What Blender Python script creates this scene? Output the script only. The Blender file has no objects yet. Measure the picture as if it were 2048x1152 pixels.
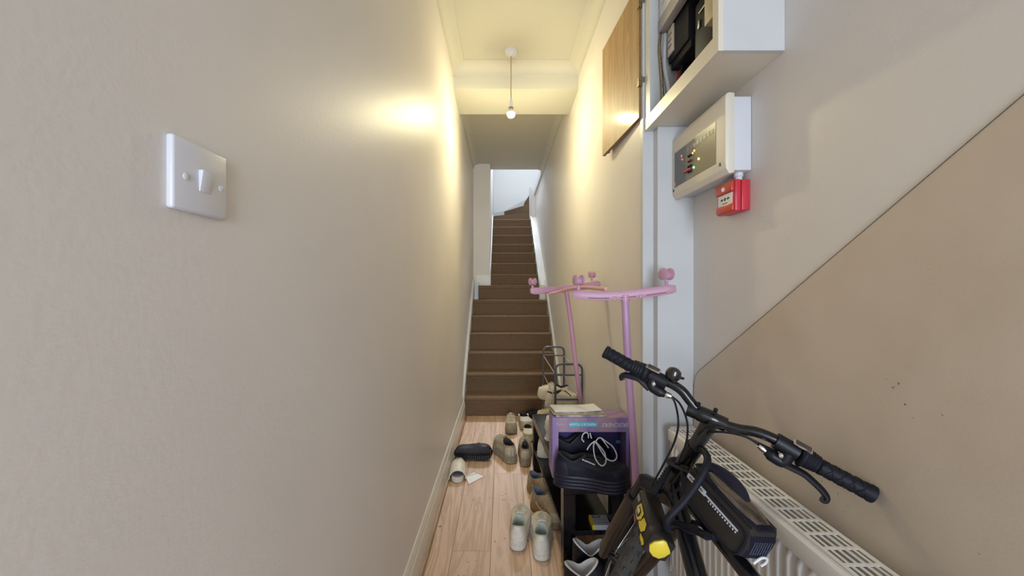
import bpy, bmesh, math, random
from mathutils import Vector, Matrix
random.seed(7)
PI = math.pi
SC = bpy.context.scene
COL = SC.collection

# ------------------------------------------------------------------ camera, world, lights, exposure
F, CX, CY, H = 750.0, 1004.0, 576.0, 1.31          # focal length in pixels, vanishing point, eye height
cam_d = bpy.data.cameras.new('camera')
cam = bpy.data.objects.new('camera', cam_d); COL.objects.link(cam)
cam.location = (0, 0, H); cam.rotation_euler = (PI/2, 0, 0)
cam_d.sensor_fit = 'HORIZONTAL'; cam_d.sensor_width = 36.0
cam_d.lens = 36.0*F/2048; cam_d.shift_x = (1024-CX)/2048; cam_d.clip_start = .02
SC.camera = cam

w = bpy.data.worlds.new('world'); SC.world = w; w.use_nodes = True
bg = w.node_tree.nodes['Background']
bg.inputs[0].default_value = (.72, .84, 1, 1); bg.inputs[1].default_value = 1.0

def area(name, loc, rot, sx, sy, power, col, spread=180):
    l = bpy.data.lights.new(name, 'AREA'); l.shape = 'RECTANGLE'; l.size = sx; l.size_y = sy
    l.energy = power; l.color = col; l.spread = math.radians(spread)
    o = bpy.data.objects.new(name, l); COL.objects.link(o); o.location = loc; o.rotation_euler = rot
    return o
area('daylight_front_door', (.2, -2.88, 1.3), (PI/2, 0, 0), .92, 2.1, 15.5, (.72, .85, 1.0), 120)      # sky seen through the open street door
area('daylight_stairwell_roof', (.5, 6.9, 5.12), (0, 0, 0), 1.2, 1.3, 5.5, (.76, .88, 1.0), 140)     # rooflight over the upper flight
area('stair_tread_fill', (.45, 7.68, 4.6), (math.radians(-42), 0, 0), 1.0, .8, 15.0, (.76, .88, 1.0), 70)      # unseen fill lamp added to brighten the stair treads, no window there
BULB_STRENGTH = 380.0
BULB_COLOUR = (1.0, .90, .53, 1)

SC.view_settings.view_transform = 'Standard'
SC.view_settings.look = 'None'
SC.view_settings.exposure = 1.45
SC.view_settings.gamma = 1.0
SC.view_settings.use_curve_mapping = False

def P(px, py, d):
    return Vector(((px-CX)*d/F, d, H-(py-CY)*d/F))

# ------------------------------------------------------------------ materials
def mat(name, col, rough=.5, metal=0., noise=None, bump=None, coat=0., spec=.5, stretch=None, col2=None, emit=None):
    m = bpy.data.materials.new(name); m.use_nodes = True
    nt = m.node_tree; b = nt.nodes['Principled BSDF']
    c4 = tuple(col)+(1,)
    b.inputs['Base Color'].default_value = c4
    b.inputs['Roughness'].default_value = rough; b.inputs['Metallic'].default_value = metal
    b.inputs['Specular IOR Level'].default_value = spec
    if coat: b.inputs['Coat Weight'].default_value = coat; b.inputs['Coat Roughness'].default_value = .15
    if emit:
        b.inputs['Emission Color'].default_value = tuple(emit[0])+(1,); b.inputs['Emission Strength'].default_value = emit[1]
    if noise or bump:
        tc = nt.nodes.new('ShaderNodeTexCoord'); mp = nt.nodes.new('ShaderNodeMapping')
        nt.links.new(tc.outputs['Object'], mp.inputs[0])
        if stretch: mp.inputs['Scale'].default_value = stretch
    if noise:
        n = nt.nodes.new('ShaderNodeTexNoise'); n.inputs['Scale'].default_value = noise[0]; n.inputs['Detail'].default_value = 4
        nt.links.new(mp.outputs[0], n.inputs['Vector'])
        r = nt.nodes.new('ShaderNodeMapRange'); r.inputs[1].default_value = .35; r.inputs[2].default_value = .65
        nt.links.new(n.outputs[0], r.inputs[0])
        mx = nt.nodes.new('ShaderNodeMix'); mx.data_type = 'RGBA'
        k = noise[1]
        c2 = tuple(col2) if col2 else tuple(max(0, v*(1-k)) for v in col)
        mx.inputs[6].default_value = c4; mx.inputs[7].default_value = c2+(1,)
        nt.links.new(r.outputs[0], mx.inputs[0]); nt.links.new(mx.outputs[2], b.inputs['Base Color'])
    if bump:
        n2 = nt.nodes.new('ShaderNodeTexNoise'); n2.inputs['Scale'].default_value = bump[0]; n2.inputs['Detail'].default_value = 3
        nt.links.new(mp.outputs[0], n2.inputs['Vector'])
        bp = nt.nodes.new('ShaderNodeBump'); bp.inputs['Strength'].default_value = bump[1]; bp.inputs['Distance'].default_value = bump[2] if len(bump) > 2 else .002
        nt.links.new(n2.outputs[0], bp.inputs['Height']); nt.links.new(bp.outputs[0], b.inputs['Normal'])
    return m

def carpet_mat():
    m = mat('woven_carpet', (.1, .07, .05), .95, spec=.15)
    nt = m.node_tree; b = nt.nodes['Principled BSDF']; N = nt.nodes.new; L = nt.links.new
    tc = N('ShaderNodeTexCoord'); sp = N('ShaderNodeSeparateXYZ'); L(tc.outputs['Object'], sp.inputs[0])
    def mth(op, a, bb=None, v=None):
        n = N('ShaderNodeMath'); n.operation = op; L(a, n.inputs[0])
        if bb is not None: L(bb, n.inputs[1])
        if v is not None: n.inputs[1].default_value = v
        return n.outputs[0]
    k = 2*PI/.0085
    sx = mth('SINE', mth('MULTIPLY', sp.outputs[0], v=k))
    sy = mth('SINE', mth('MULTIPLY', mth('ADD', sp.outputs[1], sp.outputs[2]), v=k))
    g = mth('MAXIMUM', sx, sy)
    r = N('ShaderNodeMapRange'); r.inputs[1].default_value = .1; r.inputs[2].default_value = .95; L(g, r.inputs[0])
    no = N('ShaderNodeTexNoise'); no.inputs['Scale'].default_value = 190; L(tc.outputs['Object'], no.inputs['Vector'])
    ml = mth('MULTIPLY', r.outputs[0], mth('MULTIPLY', no.outputs[0], v=1.5))
    mx = N('ShaderNodeMix'); mx.data_type = 'RGBA'
    mx.inputs[6].default_value = (.070, .040, .026, 1); mx.inputs[7].default_value = (.40, .27, .165, 1)
    L(ml, mx.inputs[0]); L(mx.outputs[2], b.inputs['Base Color'])
    bp = N('ShaderNodeBump'); bp.inputs['Strength'].default_value = .5; bp.inputs['Distance'].default_value = .002
    L(ml, bp.inputs['Height']); L(bp.outputs[0], b.inputs['Normal'])
    return m

def wood_mat(name, c1, c2, rough, scale, axis, coat=0., bump=.05, random_shift=False):
    m = mat(name, c1, rough, coat=coat)
    nt = m.node_tree; b = nt.nodes['Principled BSDF']; N = nt.nodes.new; L = nt.links.new
    tc = N('ShaderNodeTexCoord'); mp = N('ShaderNodeMapping'); L(tc.outputs['Object'], mp.inputs[0])
    s = [scale]*3; s[axis] = scale*.08; mp.inputs['Scale'].default_value = s
    vec = mp.outputs[0]
    if random_shift:
        oi = N('ShaderNodeObjectInfo'); va = N('ShaderNodeVectorMath'); va.operation = 'ADD'
        ml = N('ShaderNodeMath'); ml.operation = 'MULTIPLY'; ml.inputs[1].default_value = 37.0
        L(oi.outputs['Random'], ml.inputs[0]); L(vec, va.inputs[0]); L(ml.outputs[0], va.inputs[1]); vec = va.outputs[0]
    n = N('ShaderNodeTexNoise'); n.inputs['Scale'].default_value = 1; n.inputs['Detail'].default_value = 6; n.inputs['Distortion'].default_value = 1.4
    L(vec, n.inputs['Vector'])
    wv = N('ShaderNodeMath'); wv.operation = 'MULTIPLY'; wv.inputs[1].default_value = 26; L(n.outputs[0], wv.inputs[0])
    sn = N('ShaderNodeMath'); sn.operation = 'SINE'; L(wv.outputs[0], sn.inputs[0])
    r = N('ShaderNodeMapRange'); r.inputs[1].default_value = -1; r.inputs[2].default_value = 1; L(sn.outputs[0], r.inputs[0])
    mx = N('ShaderNodeMix'); mx.data_type = 'RGBA'; mx.inputs[6].default_value = tuple(c1)+(1,); mx.inputs[7].default_value = tuple(c2)+(1,)
    L(r.outputs[0], mx.inputs[0]); out = mx.outputs[2]
    if random_shift:
        hs = N('ShaderNodeHueSaturation'); L(out, hs.inputs['Color'])
        rr = N('ShaderNodeMapRange'); rr.inputs[3].default_value = .86; rr.inputs[4].default_value = 1.1; L(oi.outputs['Random'], rr.inputs[0])
        L(rr.outputs[0], hs.inputs['Value']); out = hs.outputs[0]
        # brown scuffs and specks trodden into the boards
        n3 = N('ShaderNodeTexNoise'); n3.inputs['Scale'].default_value = 42; n3.inputs['Detail'].default_value = 2; L(tc.outputs['Object'], n3.inputs['Vector'])
        n4 = N('ShaderNodeTexNoise'); n4.inputs['Scale'].default_value = 4; L(tc.outputs['Object'], n4.inputs['Vector'])
        am = N('ShaderNodeMath'); am.operation = 'MULTIPLY'; L(n3.outputs[0], am.inputs[0]); L(n4.outputs[0], am.inputs[1])
        r3 = N('ShaderNodeMapRange'); r3.inputs[1].default_value = .40; r3.inputs[2].default_value = .43; r3.inputs[4].default_value = .7; L(am.outputs[0], r3.inputs[0])
        m3 = N('ShaderNodeMix'); m3.data_type = 'RGBA'; L(r3.outputs[0], m3.inputs[0]); L(out, m3.inputs[6]); m3.inputs[7].default_value = (.16, .08, .04, 1)
        out = m3.outputs[2]
    L(out, b.inputs['Base Color'])
    if bump:
        bp = N('ShaderNodeBump'); bp.inputs['Strength'].default_value = bump; bp.inputs['Distance'].default_value = .001
        L(r.outputs[0], bp.inputs['Height']); L(bp.outputs[0], b.inputs['Normal'])
    return m

def sheet_mat():
    # grubby clear-coated wall sheet: beige with brown smears and black specks
    m = mat('grubby_sheet', (.52, .42, .29), .38)
    nt = m.node_tree; b = nt.nodes['Principled BSDF']; N = nt.nodes.new; L = nt.links.new
    tc = N('ShaderNodeTexCoord')
    n = N('ShaderNodeTexNoise'); n.inputs['Scale'].default_value = 3.2; n.inputs['Detail'].default_value = 5; L(tc.outputs['Object'], n.inputs['Vector'])
    r = N('ShaderNodeMapRange'); r.inputs[1].default_value = .38; r.inputs[2].default_value = .68; L(n.outputs[0], r.inputs[0])
    mx = N('ShaderNodeMix'); mx.data_type = 'RGBA'; mx.inputs[6].default_value = (.66, .555, .445, 1); mx.inputs[7].default_value = (.58, .475, .365, 1)
    L(r.outputs[0], mx.inputs[0])
    v = N('ShaderNodeTexNoise'); v.inputs['Scale'].default_value = 62; v.inputs['Detail'].default_value = 2.5; L(tc.outputs['Object'], v.inputs['Vector'])
    n2 = N('ShaderNodeTexNoise'); n2.inputs['Scale'].default_value = 5; L(tc.outputs['Object'], n2.inputs['Vector'])
    am = N('ShaderNodeMath'); am.operation = 'MULTIPLY'; L(v.outputs[0], am.inputs[0]); L(n2.outputs[0], am.inputs[1])
    r2 = N('ShaderNodeMapRange'); r2.inputs[1].default_value = .432; r2.inputs[2].default_value = .47; r2.inputs[4].default_value = .75; L(am.outputs[0], r2.inputs[0])
    m2 = N('ShaderNodeMix'); m2.data_type = 'RGBA'; L(r2.outputs[0], m2.inputs[0]); L(mx.outputs[2], m2.inputs[6]); m2.inputs[7].default_value = (.13, .09, .06, 1)
    L(m2.outputs[2], b.inputs['Base Color'])
    bp = N('ShaderNodeBump'); bp.inputs['Strength'].default_value = .12; bp.inputs['Distance'].default_value = .002
    n3 = N('ShaderNodeTexNoise'); n3.inputs['Scale'].default_value = 130; L(tc.outputs['Object'], n3.inputs['Vector'])
    L(n3.outputs[0], bp.inputs['Height']); L(bp.outputs[0], b.inputs['Normal'])
    return m

M = {}
M['wall'] = mat('magnolia_wall', (.79, .74, .70), .44, noise=(2.0, .04), bump=(95, .12, .003), spec=.25)
M['ceiling'] = mat('ceiling_paint', (.66, .63, .53), .75)
M['white'] = mat('white_gloss_paint', (.64, .64, .635), .36, noise=(6, .04))
M['white_wall'] = mat('stairwell_white', (.82, .82, .82), .6)
M['skirting'] = mat('cream_gloss_paint', (.74, .70, .62), .28)
M['carpet'] = carpet_mat()
M['floor'] = wood_mat('oak_laminate', (.80, .56, .425), (.64, .42, .285), .48, 13, 1, random_shift=True)
M['subfloor'] = mat('subfloor', (.15, .09, .05), .9)
M['beading'] = wood_mat('oak_beading', (.40, .24, .12), (.28, .16, .075), .4, 20, 1)
M['plastic_white'] = mat('white_plastic', (.70, .70, .74), .3)
M['plastic_cream'] = mat('cream_plastic', (.76, .69, .57), .38)
M['oakdoor'] = wood_mat('varnished_door', (.50, .31, .125), (.39, .225, .08), .55, 18, 2, coat=.12)
M['oakedge'] = mat('raw_board_edge', (.26, .15, .07), .6, noise=(60, .3))
M['brass'] = mat('tarnished_brass', (.42, .34, .22), .35, 1., noise=(120, .4))
M['steel'] = mat('bright_steel', (.70, .70, .70), .25, 1.)
M['chrome'] = mat('chrome', (.8, .8, .8), .12, 1.)
M['pink'] = mat('pink_enamel', (.60, .32, .44), .40, noise=(9, .06))
M['pinkpole'] = mat('lilac_pink_tube', (.52, .30, .47), .36)
M['blackwood'] = mat('black_brown_foil', (.012, .010, .012), .17, noise=(30, .3), spec=.5)
M['rubber'] = mat('black_rubber', (.009, .009, .016), .6, spec=.3, bump=(400, .1, .0005))
M['blackpaint'] = mat('black_frame_paint', (.006, .006, .008), .22, spec=.4, coat=.25)
M['blackplastic'] = mat('black_plastic', (.009, .009, .013), .45, spec=.35)
M['tyre'] = mat('knobbly_tyre', (.06, .053, .045), .85, noise=(40, .3))
M['fabric'] = mat('bag_fabric', (.036, .029, .024), .72, spec=.3, noise=(600, .35), bump=(900, .4, .0006))
M['fabric_navy'] = mat('bag_mesh', (.008, .008, .022), .65, spec=.3, bump=(700, .5, .0008))
M['clear'] = mat('clear_film', (.12, .09, .065), .07, coat=1.0, bump=(34, .9, .006), stretch=(1, .35, 1), noise=(40, .7))
M['reflect'] = mat('reflective_strip', (.62, .63, .67), .35)
M['yellow'] = mat('yellow_plastic', (.80, .62, .05), .35)
M['red'] = mat('alarm_red', (.62, .035, .055), .35)
M['orange_red'] = mat('alarm_cover_red', (.60, .05, .03), .28)
M['radiator'] = mat('radiator_enamel', (.90, .87, .83), .32)
M['dark'] = mat('dark_void', (.01, .01, .01), .9)
M['wire_grey'] = mat('grey_coated_wire', (.105, .105, .125), .35)
M['shelf_wire'] = mat('silver_shelf_wire', (.55, .53, .50), .35, .6)
M['paper'] = mat('white_paper', (.88, .87, .85), .6, noise=(25, .05))
M['ink'] = mat('printed_ink', (.02, .02, .025), .6)
M['greyink'] = mat('grey_print', (.30, .30, .33), .6)
M['whiteink'] = mat('white_print', (.85, .85, .85), .5)
M['redink'] = mat('red_print', (.55, .03, .04), .5)
M['cyan'] = mat('cyan_label', (.08, .50, .56), .45)
M['plastic_film'] = mat('white_carrier_film', (.76, .74, .71), .3, bump=(60, .6, .006))
M['grey'] = mat('grey_trunking', (.40, .37, .37), .5)

# ------------------------------------------------------------------ object helpers
WM = {}
def link(o, parent=None, world=True):
    COL.objects.link(o)
    if parent is not None:
        o.parent = parent
        if world:
            o.matrix_parent_inverse = WM[parent].inverted(); WM[o] = o.matrix_basis.copy()
        else:
            WM[o] = WM[parent] @ o.matrix_basis
    else:
        WM[o] = o.matrix_basis.copy()
    return o

def tag(o, label=None, cat=None, group=None, kind=None):
    if label: o['label'] = label
    if cat: o['category'] = cat
    if group: o['group'] = group
    if kind: o['kind'] = kind
    return o

def thing(name, label, cat, loc, rz=0, group=None, rot=None):
    o = bpy.data.objects.new(name, None); o.empty_display_size = .05
    o.location = loc; o.rotation_euler = rot if rot else (0, 0, rz)
    o.matrix_basis = Matrix.LocRotScale(Vector(loc), o.rotation_euler, None)
    link(o); return tag(o, label, cat, group)

class B:
    """collects simple solids into one mesh"""
    def __init__(s): s.bm = bmesh.new()
    def verts(s, V, Fc):
        vs = [s.bm.verts.new(v) for v in V]
        for f in Fc:
            try: s.bm.faces.new([vs[i] for i in f])
            except ValueError: pass
        return s
    def box(s, a, b, bev=0., seg=2, mtx=None):
        t = bmesh.new()
        bmesh.ops.create_cube(t, size=1)
        a = Vector(a); b = Vector(b)
        for v in t.verts:
            v.co = Vector([(a[i]+b[i])/2 + v.co[i]*abs(b[i]-a[i]) for i in range(3)])
        if bev: bmesh.ops.bevel(t, geom=t.edges[:], offset=bev, segments=seg, affect='EDGES', profile=.5)
        if mtx: bmesh.ops.transform(t, matrix=mtx, verts=t.verts[:])
        s._add(t); return s
    def _add(s, t):
        me = bpy.data.meshes.new('tmp'); t.to_mesh(me); t.free(); s.bm.from_mesh(me); bpy.data.meshes.remove(me)
    def tube(s, pts, r, n=10, cap=True, flat=None, up=None):
        """r a number or a list; flat squashes the section along the second normal"""
        pts = [Vector(p) for p in pts]; m = len(pts)
        rs = r if isinstance(r, (list, tuple)) else [r]*m
        T = [(pts[min(i+1, m-1)]-pts[max(i-1, 0)]).normalized() for i in range(m)]
        u = Vector(up) if up else (Vector((0, 0, 1)) if abs(T[0].z) < .9 else Vector((1, 0, 0)))
        rings = []
        for i in range(m):
            u = (u - T[i]*u.dot(T[i])).normalized(); v = T[i].cross(u)
            k = flat if flat else 1.0
            rings.append([s.bm.verts.new(pts[i]+(u*math.cos(2*PI*j/n)*k+v*math.sin(2*PI*j/n))*rs[i]) for j in range(n)])
        for i in range(m-1):
            for j in range(n):
                s.bm.faces.new((rings[i][j], rings[i][(j+1) % n], rings[i+1][(j+1) % n], rings[i+1][j]))
        if cap:
            s.bm.faces.new(rings[0][::-1]); s.bm.faces.new(rings[-1])
        return s
    def lathe(s, prof, c, axis=(0, 0, 1), n=20, cap=True):
        """prof: (r, h) along axis from point c"""
        ax = Vector(axis).normalized(); c = Vector(c)
        pts = [c+ax*h for r, h in prof]
        u = Vector((1, 0, 0)) if abs(ax.x) < .9 else Vector((0, 1, 0))
        u = (u-ax*u.dot(ax)).normalized(); v = ax.cross(u)
        rings = [[s.bm.verts.new(pts[i]+(u*math.cos(2*PI*j/n)+v*math.sin(2*PI*j/n))*max(prof[i][0], 1e-5)) for j in range(n)] for i in range(len(prof))]
        for i in range(len(prof)-1):
            for j in range(n):
                s.bm.faces.new((rings[i][j], rings[i][(j+1) % n], rings[i+1][(j+1) % n], rings[i+1][j]))
        if cap: s.bm.faces.new(rings[0][::-1]); s.bm.faces.new(rings[-1])
        return s
    def prism(s, poly, off):
        """poly: list of 3D points (planar), extruded by off"""
        off = Vector(off); n = len(poly)
        a = [s.bm.verts.new(Vector(p)) for p in poly]; b = [s.bm.verts.new(Vector(p)+off) for p in poly]
        s.bm.faces.new(a[::-1]); s.bm.faces.new(b)
        for i in range(n): s.bm.faces.new((a[i], a[(i+1) % n], b[(i+1) % n], b[i]))
        return s
    def loft(s, rings, cap=True, closed=True):
        R = [[s.bm.verts.new(Vector(p)) for p in r] for r in rings]; n = len(R[0])
        for i in range(len(R)-1):
            for j in range(n if closed else n-1):
                s.bm.faces.new((R[i][j], R[i][(j+1) % n], R[i+1][(j+1) % n], R[i+1][j]))
        if cap: s.bm.faces.new(R[0][::-1]); s.bm.faces.new(R[-1])
        return s
    def bevel(s, off, seg=2):
        bmesh.ops.bevel(s.bm, geom=s.bm.edges[:], offset=off, segments=seg, affect='EDGES', profile=.5); return s
    def ob(s, name, m, parent=None, smooth=35, world=True, label=None):
        bmesh.ops.recalc_face_normals(s.bm, faces=s.bm.faces[:])
        me = bpy.data.meshes.new(name); s.bm.to_mesh(me); s.bm.free()
        me.materials.append(M[m] if isinstance(m, str) else m)
        if smooth:
            me.polygons.foreach_set('use_smooth', [True]*len(me.polygons))
            if hasattr(me, 'set_sharp_from_angle'): me.set_sharp_from_angle(angle=math.radians(smooth))
        o = bpy.data.objects.new(name, me); link(o, parent, world)
        if label: o['label'] = label
        return o

def struct(o): o['kind'] = 'structure'; return o

def spline(pts, k=6):
    """Catmull-Rom through the points"""
    pts = [Vector(p) for p in pts]; out = []
    q = [pts[0]*2-pts[1]]+pts+[pts[-1]*2-pts[-2]]
    for i in range(1, len(q)-2):
        a, b, c, d = q[i-1:i+3]
        for j in range(k):
            t = j/k
            out.append(.5*((2*b)+(c-a)*t+(2*a-5*b+4*c-d)*t*t+(3*b-a-3*c+d)*t**3))
    out.append(pts[-1]); return out

def text(body, o, x, y, size, m, parent, name='lettering', shear=0., extrude=.0004, align='LEFT', world=True, bold=0.):
    cu = bpy.data.curves.new(name, 'FONT'); cu.body = body; cu.size = size; cu.shear = shear; cu.extrude = extrude
    cu.align_x = align; cu.resolution_u = 2; cu.offset = bold
    t = bpy.data.objects.new('tmp_text', cu); COL.objects.link(t)
    dg = bpy.context.evaluated_depsgraph_get()
    me = bpy.data.meshes.new_from_object(t.evaluated_get(dg)); bpy.data.objects.remove(t)
    x = Vector(x).normalized(); y = Vector(y); y = (y-x*y.dot(x)).normalized(); z = x.cross(y)
    mt = Matrix((x, y, z)).transposed().to_4x4(); mt.translation = Vector(o)
    me.transform(mt); me.name = name
    me.materials.clear(); me.materials.append(M[m])
    ob = bpy.data.objects.new(name, me); link(ob, parent, world); return ob

# ------------------------------------------------------------------ setting
XL, XR, XA = -.39, .615, .81            # left wall, corridor right wall, alcove wall
HC = 3.10                               # ceiling
D0, G = 3.84, .2235                     # foot of the stairs, going
ZS = [0, .192, .384, .576, .768, .960, 1.152, 1.345, 1.508, 1.683, 1.860, 2.02, 2.197, 2.373, 2.543, 2.716, 2.889, 3.06]
DK = lambda k: D0+k*G

fl = B().box((-.45, -3.1, -.06), (.90, D0+.02, -.014)).ob('floor', 'subfloor', smooth=0); struct(fl)
xw = .192; xs = [-.44+i*xw for i in range(8)]
for i, x in enumerate(xs[:-1]):
    y = -3.1-random.random()*1.0
    while y < D0:
        y2 = y+1.28
        a, b = max(y, -3.1), min(y2, D0+.01)
        if b-a > .03:
            B().box((x+.0006, a+.0006, -.014), (x+xw-.0006, b-.0006, 0), .0009, 1).ob('plank', 'floor', fl, smooth=0)
        y = y2

def wall_prism(name, plan, z0, z1, m):
    return struct(B().prism([(x, y, z0) for x, y in plan], (0, 0, z1-z0)).ob(name, m, smooth=0))
wall_prism('wall_left', [(XL, -3.1), (XL, 3.4), (-.412, 4.1), (-.412, 5.46), (-.55, 5.46), (-.55, -3.1)], -.02, HC+.1, 'wall')
wall_prism('wall_right', [(XA, -3.1), (XA, 1.597), (XR, 1.64), (XR, 6.95), (1.0, 6.95), (1.0, -3.1)], -.02, HC, 'wall')
# white-painted stepped reveal where the hall narrows
wall_prism('trim_1', [(XA+.01, 1.585), (.658, 1.585), (.658, 1.63), (.612, 1.63), (.612, 1.66), (XA+.01, 1.66)], 0, HC, 'white')
struct(B().box((XA-.0005, -3.1, -.02), (XA+.001, 1.586, HC)).ob('wall_alcove', 'wall', smooth=0))
# street door end behind the camera: wall with an open doorway
for a, b in (((-.55, -3.2, -.02), (-.28, -3.1, HC)), ((.68, -3.2, -.02), (1.0, -3.1, HC)), ((-.28, -3.2, 2.35), (.68, -3.1, HC))):
    struct(B().box(a, b).ob('wall_front', 'wall', smooth=0))
# pier on the left of the upper flight, its side wall, and the stairwell above
wall_prism('wall_pier', [(-.45, 5.405), (-.172, 5.405), (-.172, 7.76), (-.45, 7.76)], 1.0, 5.2, 'wall')
wall_prism('wall_back', [(-.45, 7.75), (1.6, 7.75), (1.6, 7.9), (-.45, 7.9)], .8, 5.2, 'white_wall')
wall_prism('wall_landing', [(1.5, 5.65), (1.6, 5.65), (1.6, 7.76), (1.5, 7.76)], 2.6, 5.2, 'white_wall')
wall_prism('wall_upper', [(-.45, 5.60), (1.6, 5.60), (1.6, 5.665), (-.45, 5.665)], HC+.05, 5.2, 'white_wall')
struct(B().box((-.45, 5.6, 5.2), (1.6, 7.9, 5.3)).ob('ceiling_stairwell', 'white_wall', smooth=0))
struct(B().box((XR+.02, 5.6, 2.80), (1.6, 6.98, 2.95)).ob('floor_landing', 'carpet', smooth=0))
# ceiling with a dropped beam across the hall
struct(B().box((-.55, -3.2, HC), (1.0, 5.67, HC+.1)).ob('ceiling', 'ceiling', smooth=0))
struct(B().prism([(-.42, 3.02, HC), (-.42, 3.02, 2.915), (-.42, 3.40, 2.885), (-.42, 3.40, HC)], (1.05, 0, 0)).ob('ceiling_beam', 'ceiling', smooth=0))
def coving(name, p0, p1, nrm, r=.088):
    """concave cornice running from p0 to p1, in the angle of the ceiling and a wall whose inward normal is nrm"""
    n = Vector(nrm); dz = Vector((0, 0, -1)); pr = [(0, 0), (r, 0), (r, .008)]
    for i in range(1, 7):
        a = PI/2*i/7
        pr.append((r-.01-(r-.016)*math.sin(a)+.0, r-.01-(r-.016)*math.cos(a)+.004))
    pr += [(.008, r), (0, r)]
    rg = [[Vector(p)+n*a+dz*b for a, b in pr] for p in (p0, p1)]
    return struct(B().loft(rg).ob(name, 'ceiling', smooth=50))
coving('trim_2', (XL, -3.1, HC), (XL, 3.02, HC), (1, 0, 0))
coving('trim_3', (XR, 1.64, HC), (XR, 3.02, HC), (-1, 0, 0))
coving('trim_4', (XL-.02, 3.02, HC), (XR, 3.02, HC), (0, -1, 0))
coving('trim_5', (XL-.02, 3.4, HC), (-.412, 5.66, HC), (1, 0, 0), .07)
coving('trim_6', (XR, 3.4, HC), (XR, 5.66, HC), (-1, 0, 0), .07)
coving('trim_7', (XA, -3.1, HC), (XA, 1.6, HC), (-1, 0, 0))

def skirting(name, p0, p1, nrm, h=.176, t=.018):
    n = Vector(nrm); pr = [(0, 0), (t, 0), (t, h-.042), (t-.004, h-.036), (t-.003, h-.024), (t-.009, h-.010), (t-.012, h), (0, h)]
    rg = [[Vector(p)+n*a+Vector((0, 0, b)) for a, b in pr] for p in (p0, p1)]
    return struct(B().loft(rg).ob(name, 'skirting', smooth=30))
skirting('baseboard_left', (XL, -3.1, 0), (XL, 3.80, 0), (1, 0, 0))
skirting('baseboard_right', (XR, 1.66, 0), (XR, 3.80, 0), (-1, 0, 0), .13, .012)
skirting('baseboard_alcove', (XA, -3.1, 0), (XA, 1.585, 0), (-1, 0, 0), .12, .015)
for nm, x, s in (('trim_8', XL+.018, 1),):
    pr = [(0, 0), (.016, 0), (.015, .006), (.009, .013), (0, .016)]
    struct(B().loft([[Vector((x+s*a, y, b)) for a, b in pr] for y in (-3.1, 3.80)]).ob(nm, 'beading', smooth=30))

# staircase: one carpeted step per tread
st = thing('staircase', 'straight stair covered in brown woven carpet, turning right at its top', None, (.1, D0, 0)); struct(st)
def step_profile(y0, y1, z0, z1, x0, x1):
    """riser with a rolled nosing, then the tread back to the next riser"""
    nz = .024; r = .014
    pr = [(y0, z0), (y0-.004, z1-.05)]
    for i in range(7):
        a = -PI/2*.2+ (PI/2*1.2)*i/6
        pr.append((y0-nz+r-r*math.cos(a)*1.0, z1-r+r*math.sin(a)))
    pr += [(y1+.02, z1), (y1+.02, z0)]
    return B().prism([(x0, y, z) for y, z in pr], (x1-x0, 0, 0))
for k in range(14):
    if k < 6: x0, x1 = -.383, .592
    elif k == 6: x0, x1 = -.325, .506
    else: x0, x1 = -.160, .512
    xx0, xx1 = (x0, x1)
    step_profile(DK(k), DK(k+1), ZS[k]+.0, ZS[k+1], xx0, xx1).ob('carpeted_step', 'carpet', st, smooth=40)
# winders at the top
def winder(pl, z0, z1):
    B().prism([(x, y, z0) for x, y in pl], (0, 0, z1-z0)).ob('winder_step', 'carpet', st, smooth=0)
winder([(-.165, 7.33), (.512, 6.97), (.63, 6.97), (.63, 7.74), (-.165, 7.74)], 2.2, ZS[15])
winder([(.045, 7.74), (.512, 7.05), (.63, 7.05), (.63, 7.74)], 2.3, ZS[16])
winder([(.455, 7.74), (.515, 7.06), (1.4, 7.06), (1.4, 7.74)], 2.4, ZS[17])
# white strings beside the flights
def string(name, x0, x1, k0, k1, over=.045, m='white', end=None):
    pts = [(DK(k0)-.035, ZS[k0]), (DK(k0)-.035, ZS[k0+1]+over*.4)]
    for k in range(k0, k1+1): pts.append((DK(k)+.02, ZS[k+1]+over+.03))
    pts += [(DK(k1)+.06, ZS[k1+1]+over+.03), (DK(k1)+.06, ZS[k0])]
    return struct(B().prism([(x0, y, z) for y, z in pts], (x1-x0, 0, 0)).ob(name, m, smooth=0))
string('trim_9', -.415, -.3835, 0, 6)
string('trim_10', .5925, .625, 0, 6)
string('trim_11', -.172, -.1605, 7, 13, .05)
string('trim_12', .5125, .532, 6, 13, .04)
string('trim_18', .532, .62, 6, 13, .015, 'wall')
struct(B().box((-.41, 5.36, 1.13), (-.326, 5.44, 1.40)).ob('trim_13', 'white', smooth=0))
struct(B().box((-.37, 5.392, 1.345), (-.17, 5.406, 1.50), .003).ob('trim_14', 'skirting', smooth=0))
# white end of the corridor wall, its capping, and skirting that climbs the back wall
struct(B().box((.505, 6.90, 2.45), (.548, 6.955, 3.16)).ob('trim_15', 'white', smooth=0))
struct(B().box((.546, 6.905, 2.45), (.63, 6.95, 3.10)).ob('wall_newel', 'wall', smooth=0))
struct(B().box((.585, 5.66, 3.02), (.64, 6.93, 3.13), .004).ob('trim_16', 'white', smooth=0))
struct(B().prism([(-.16, 7.738, 2.70), (-.16, 7.738, 2.86), (.05, 7.738, 2.90), (.47, 7.738, 3.13), (.70, 7.738, 3.25), (.70, 7.738, 2.7)], (0, .02, 0)).ob('trim_17', 'white', smooth=0))

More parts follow.
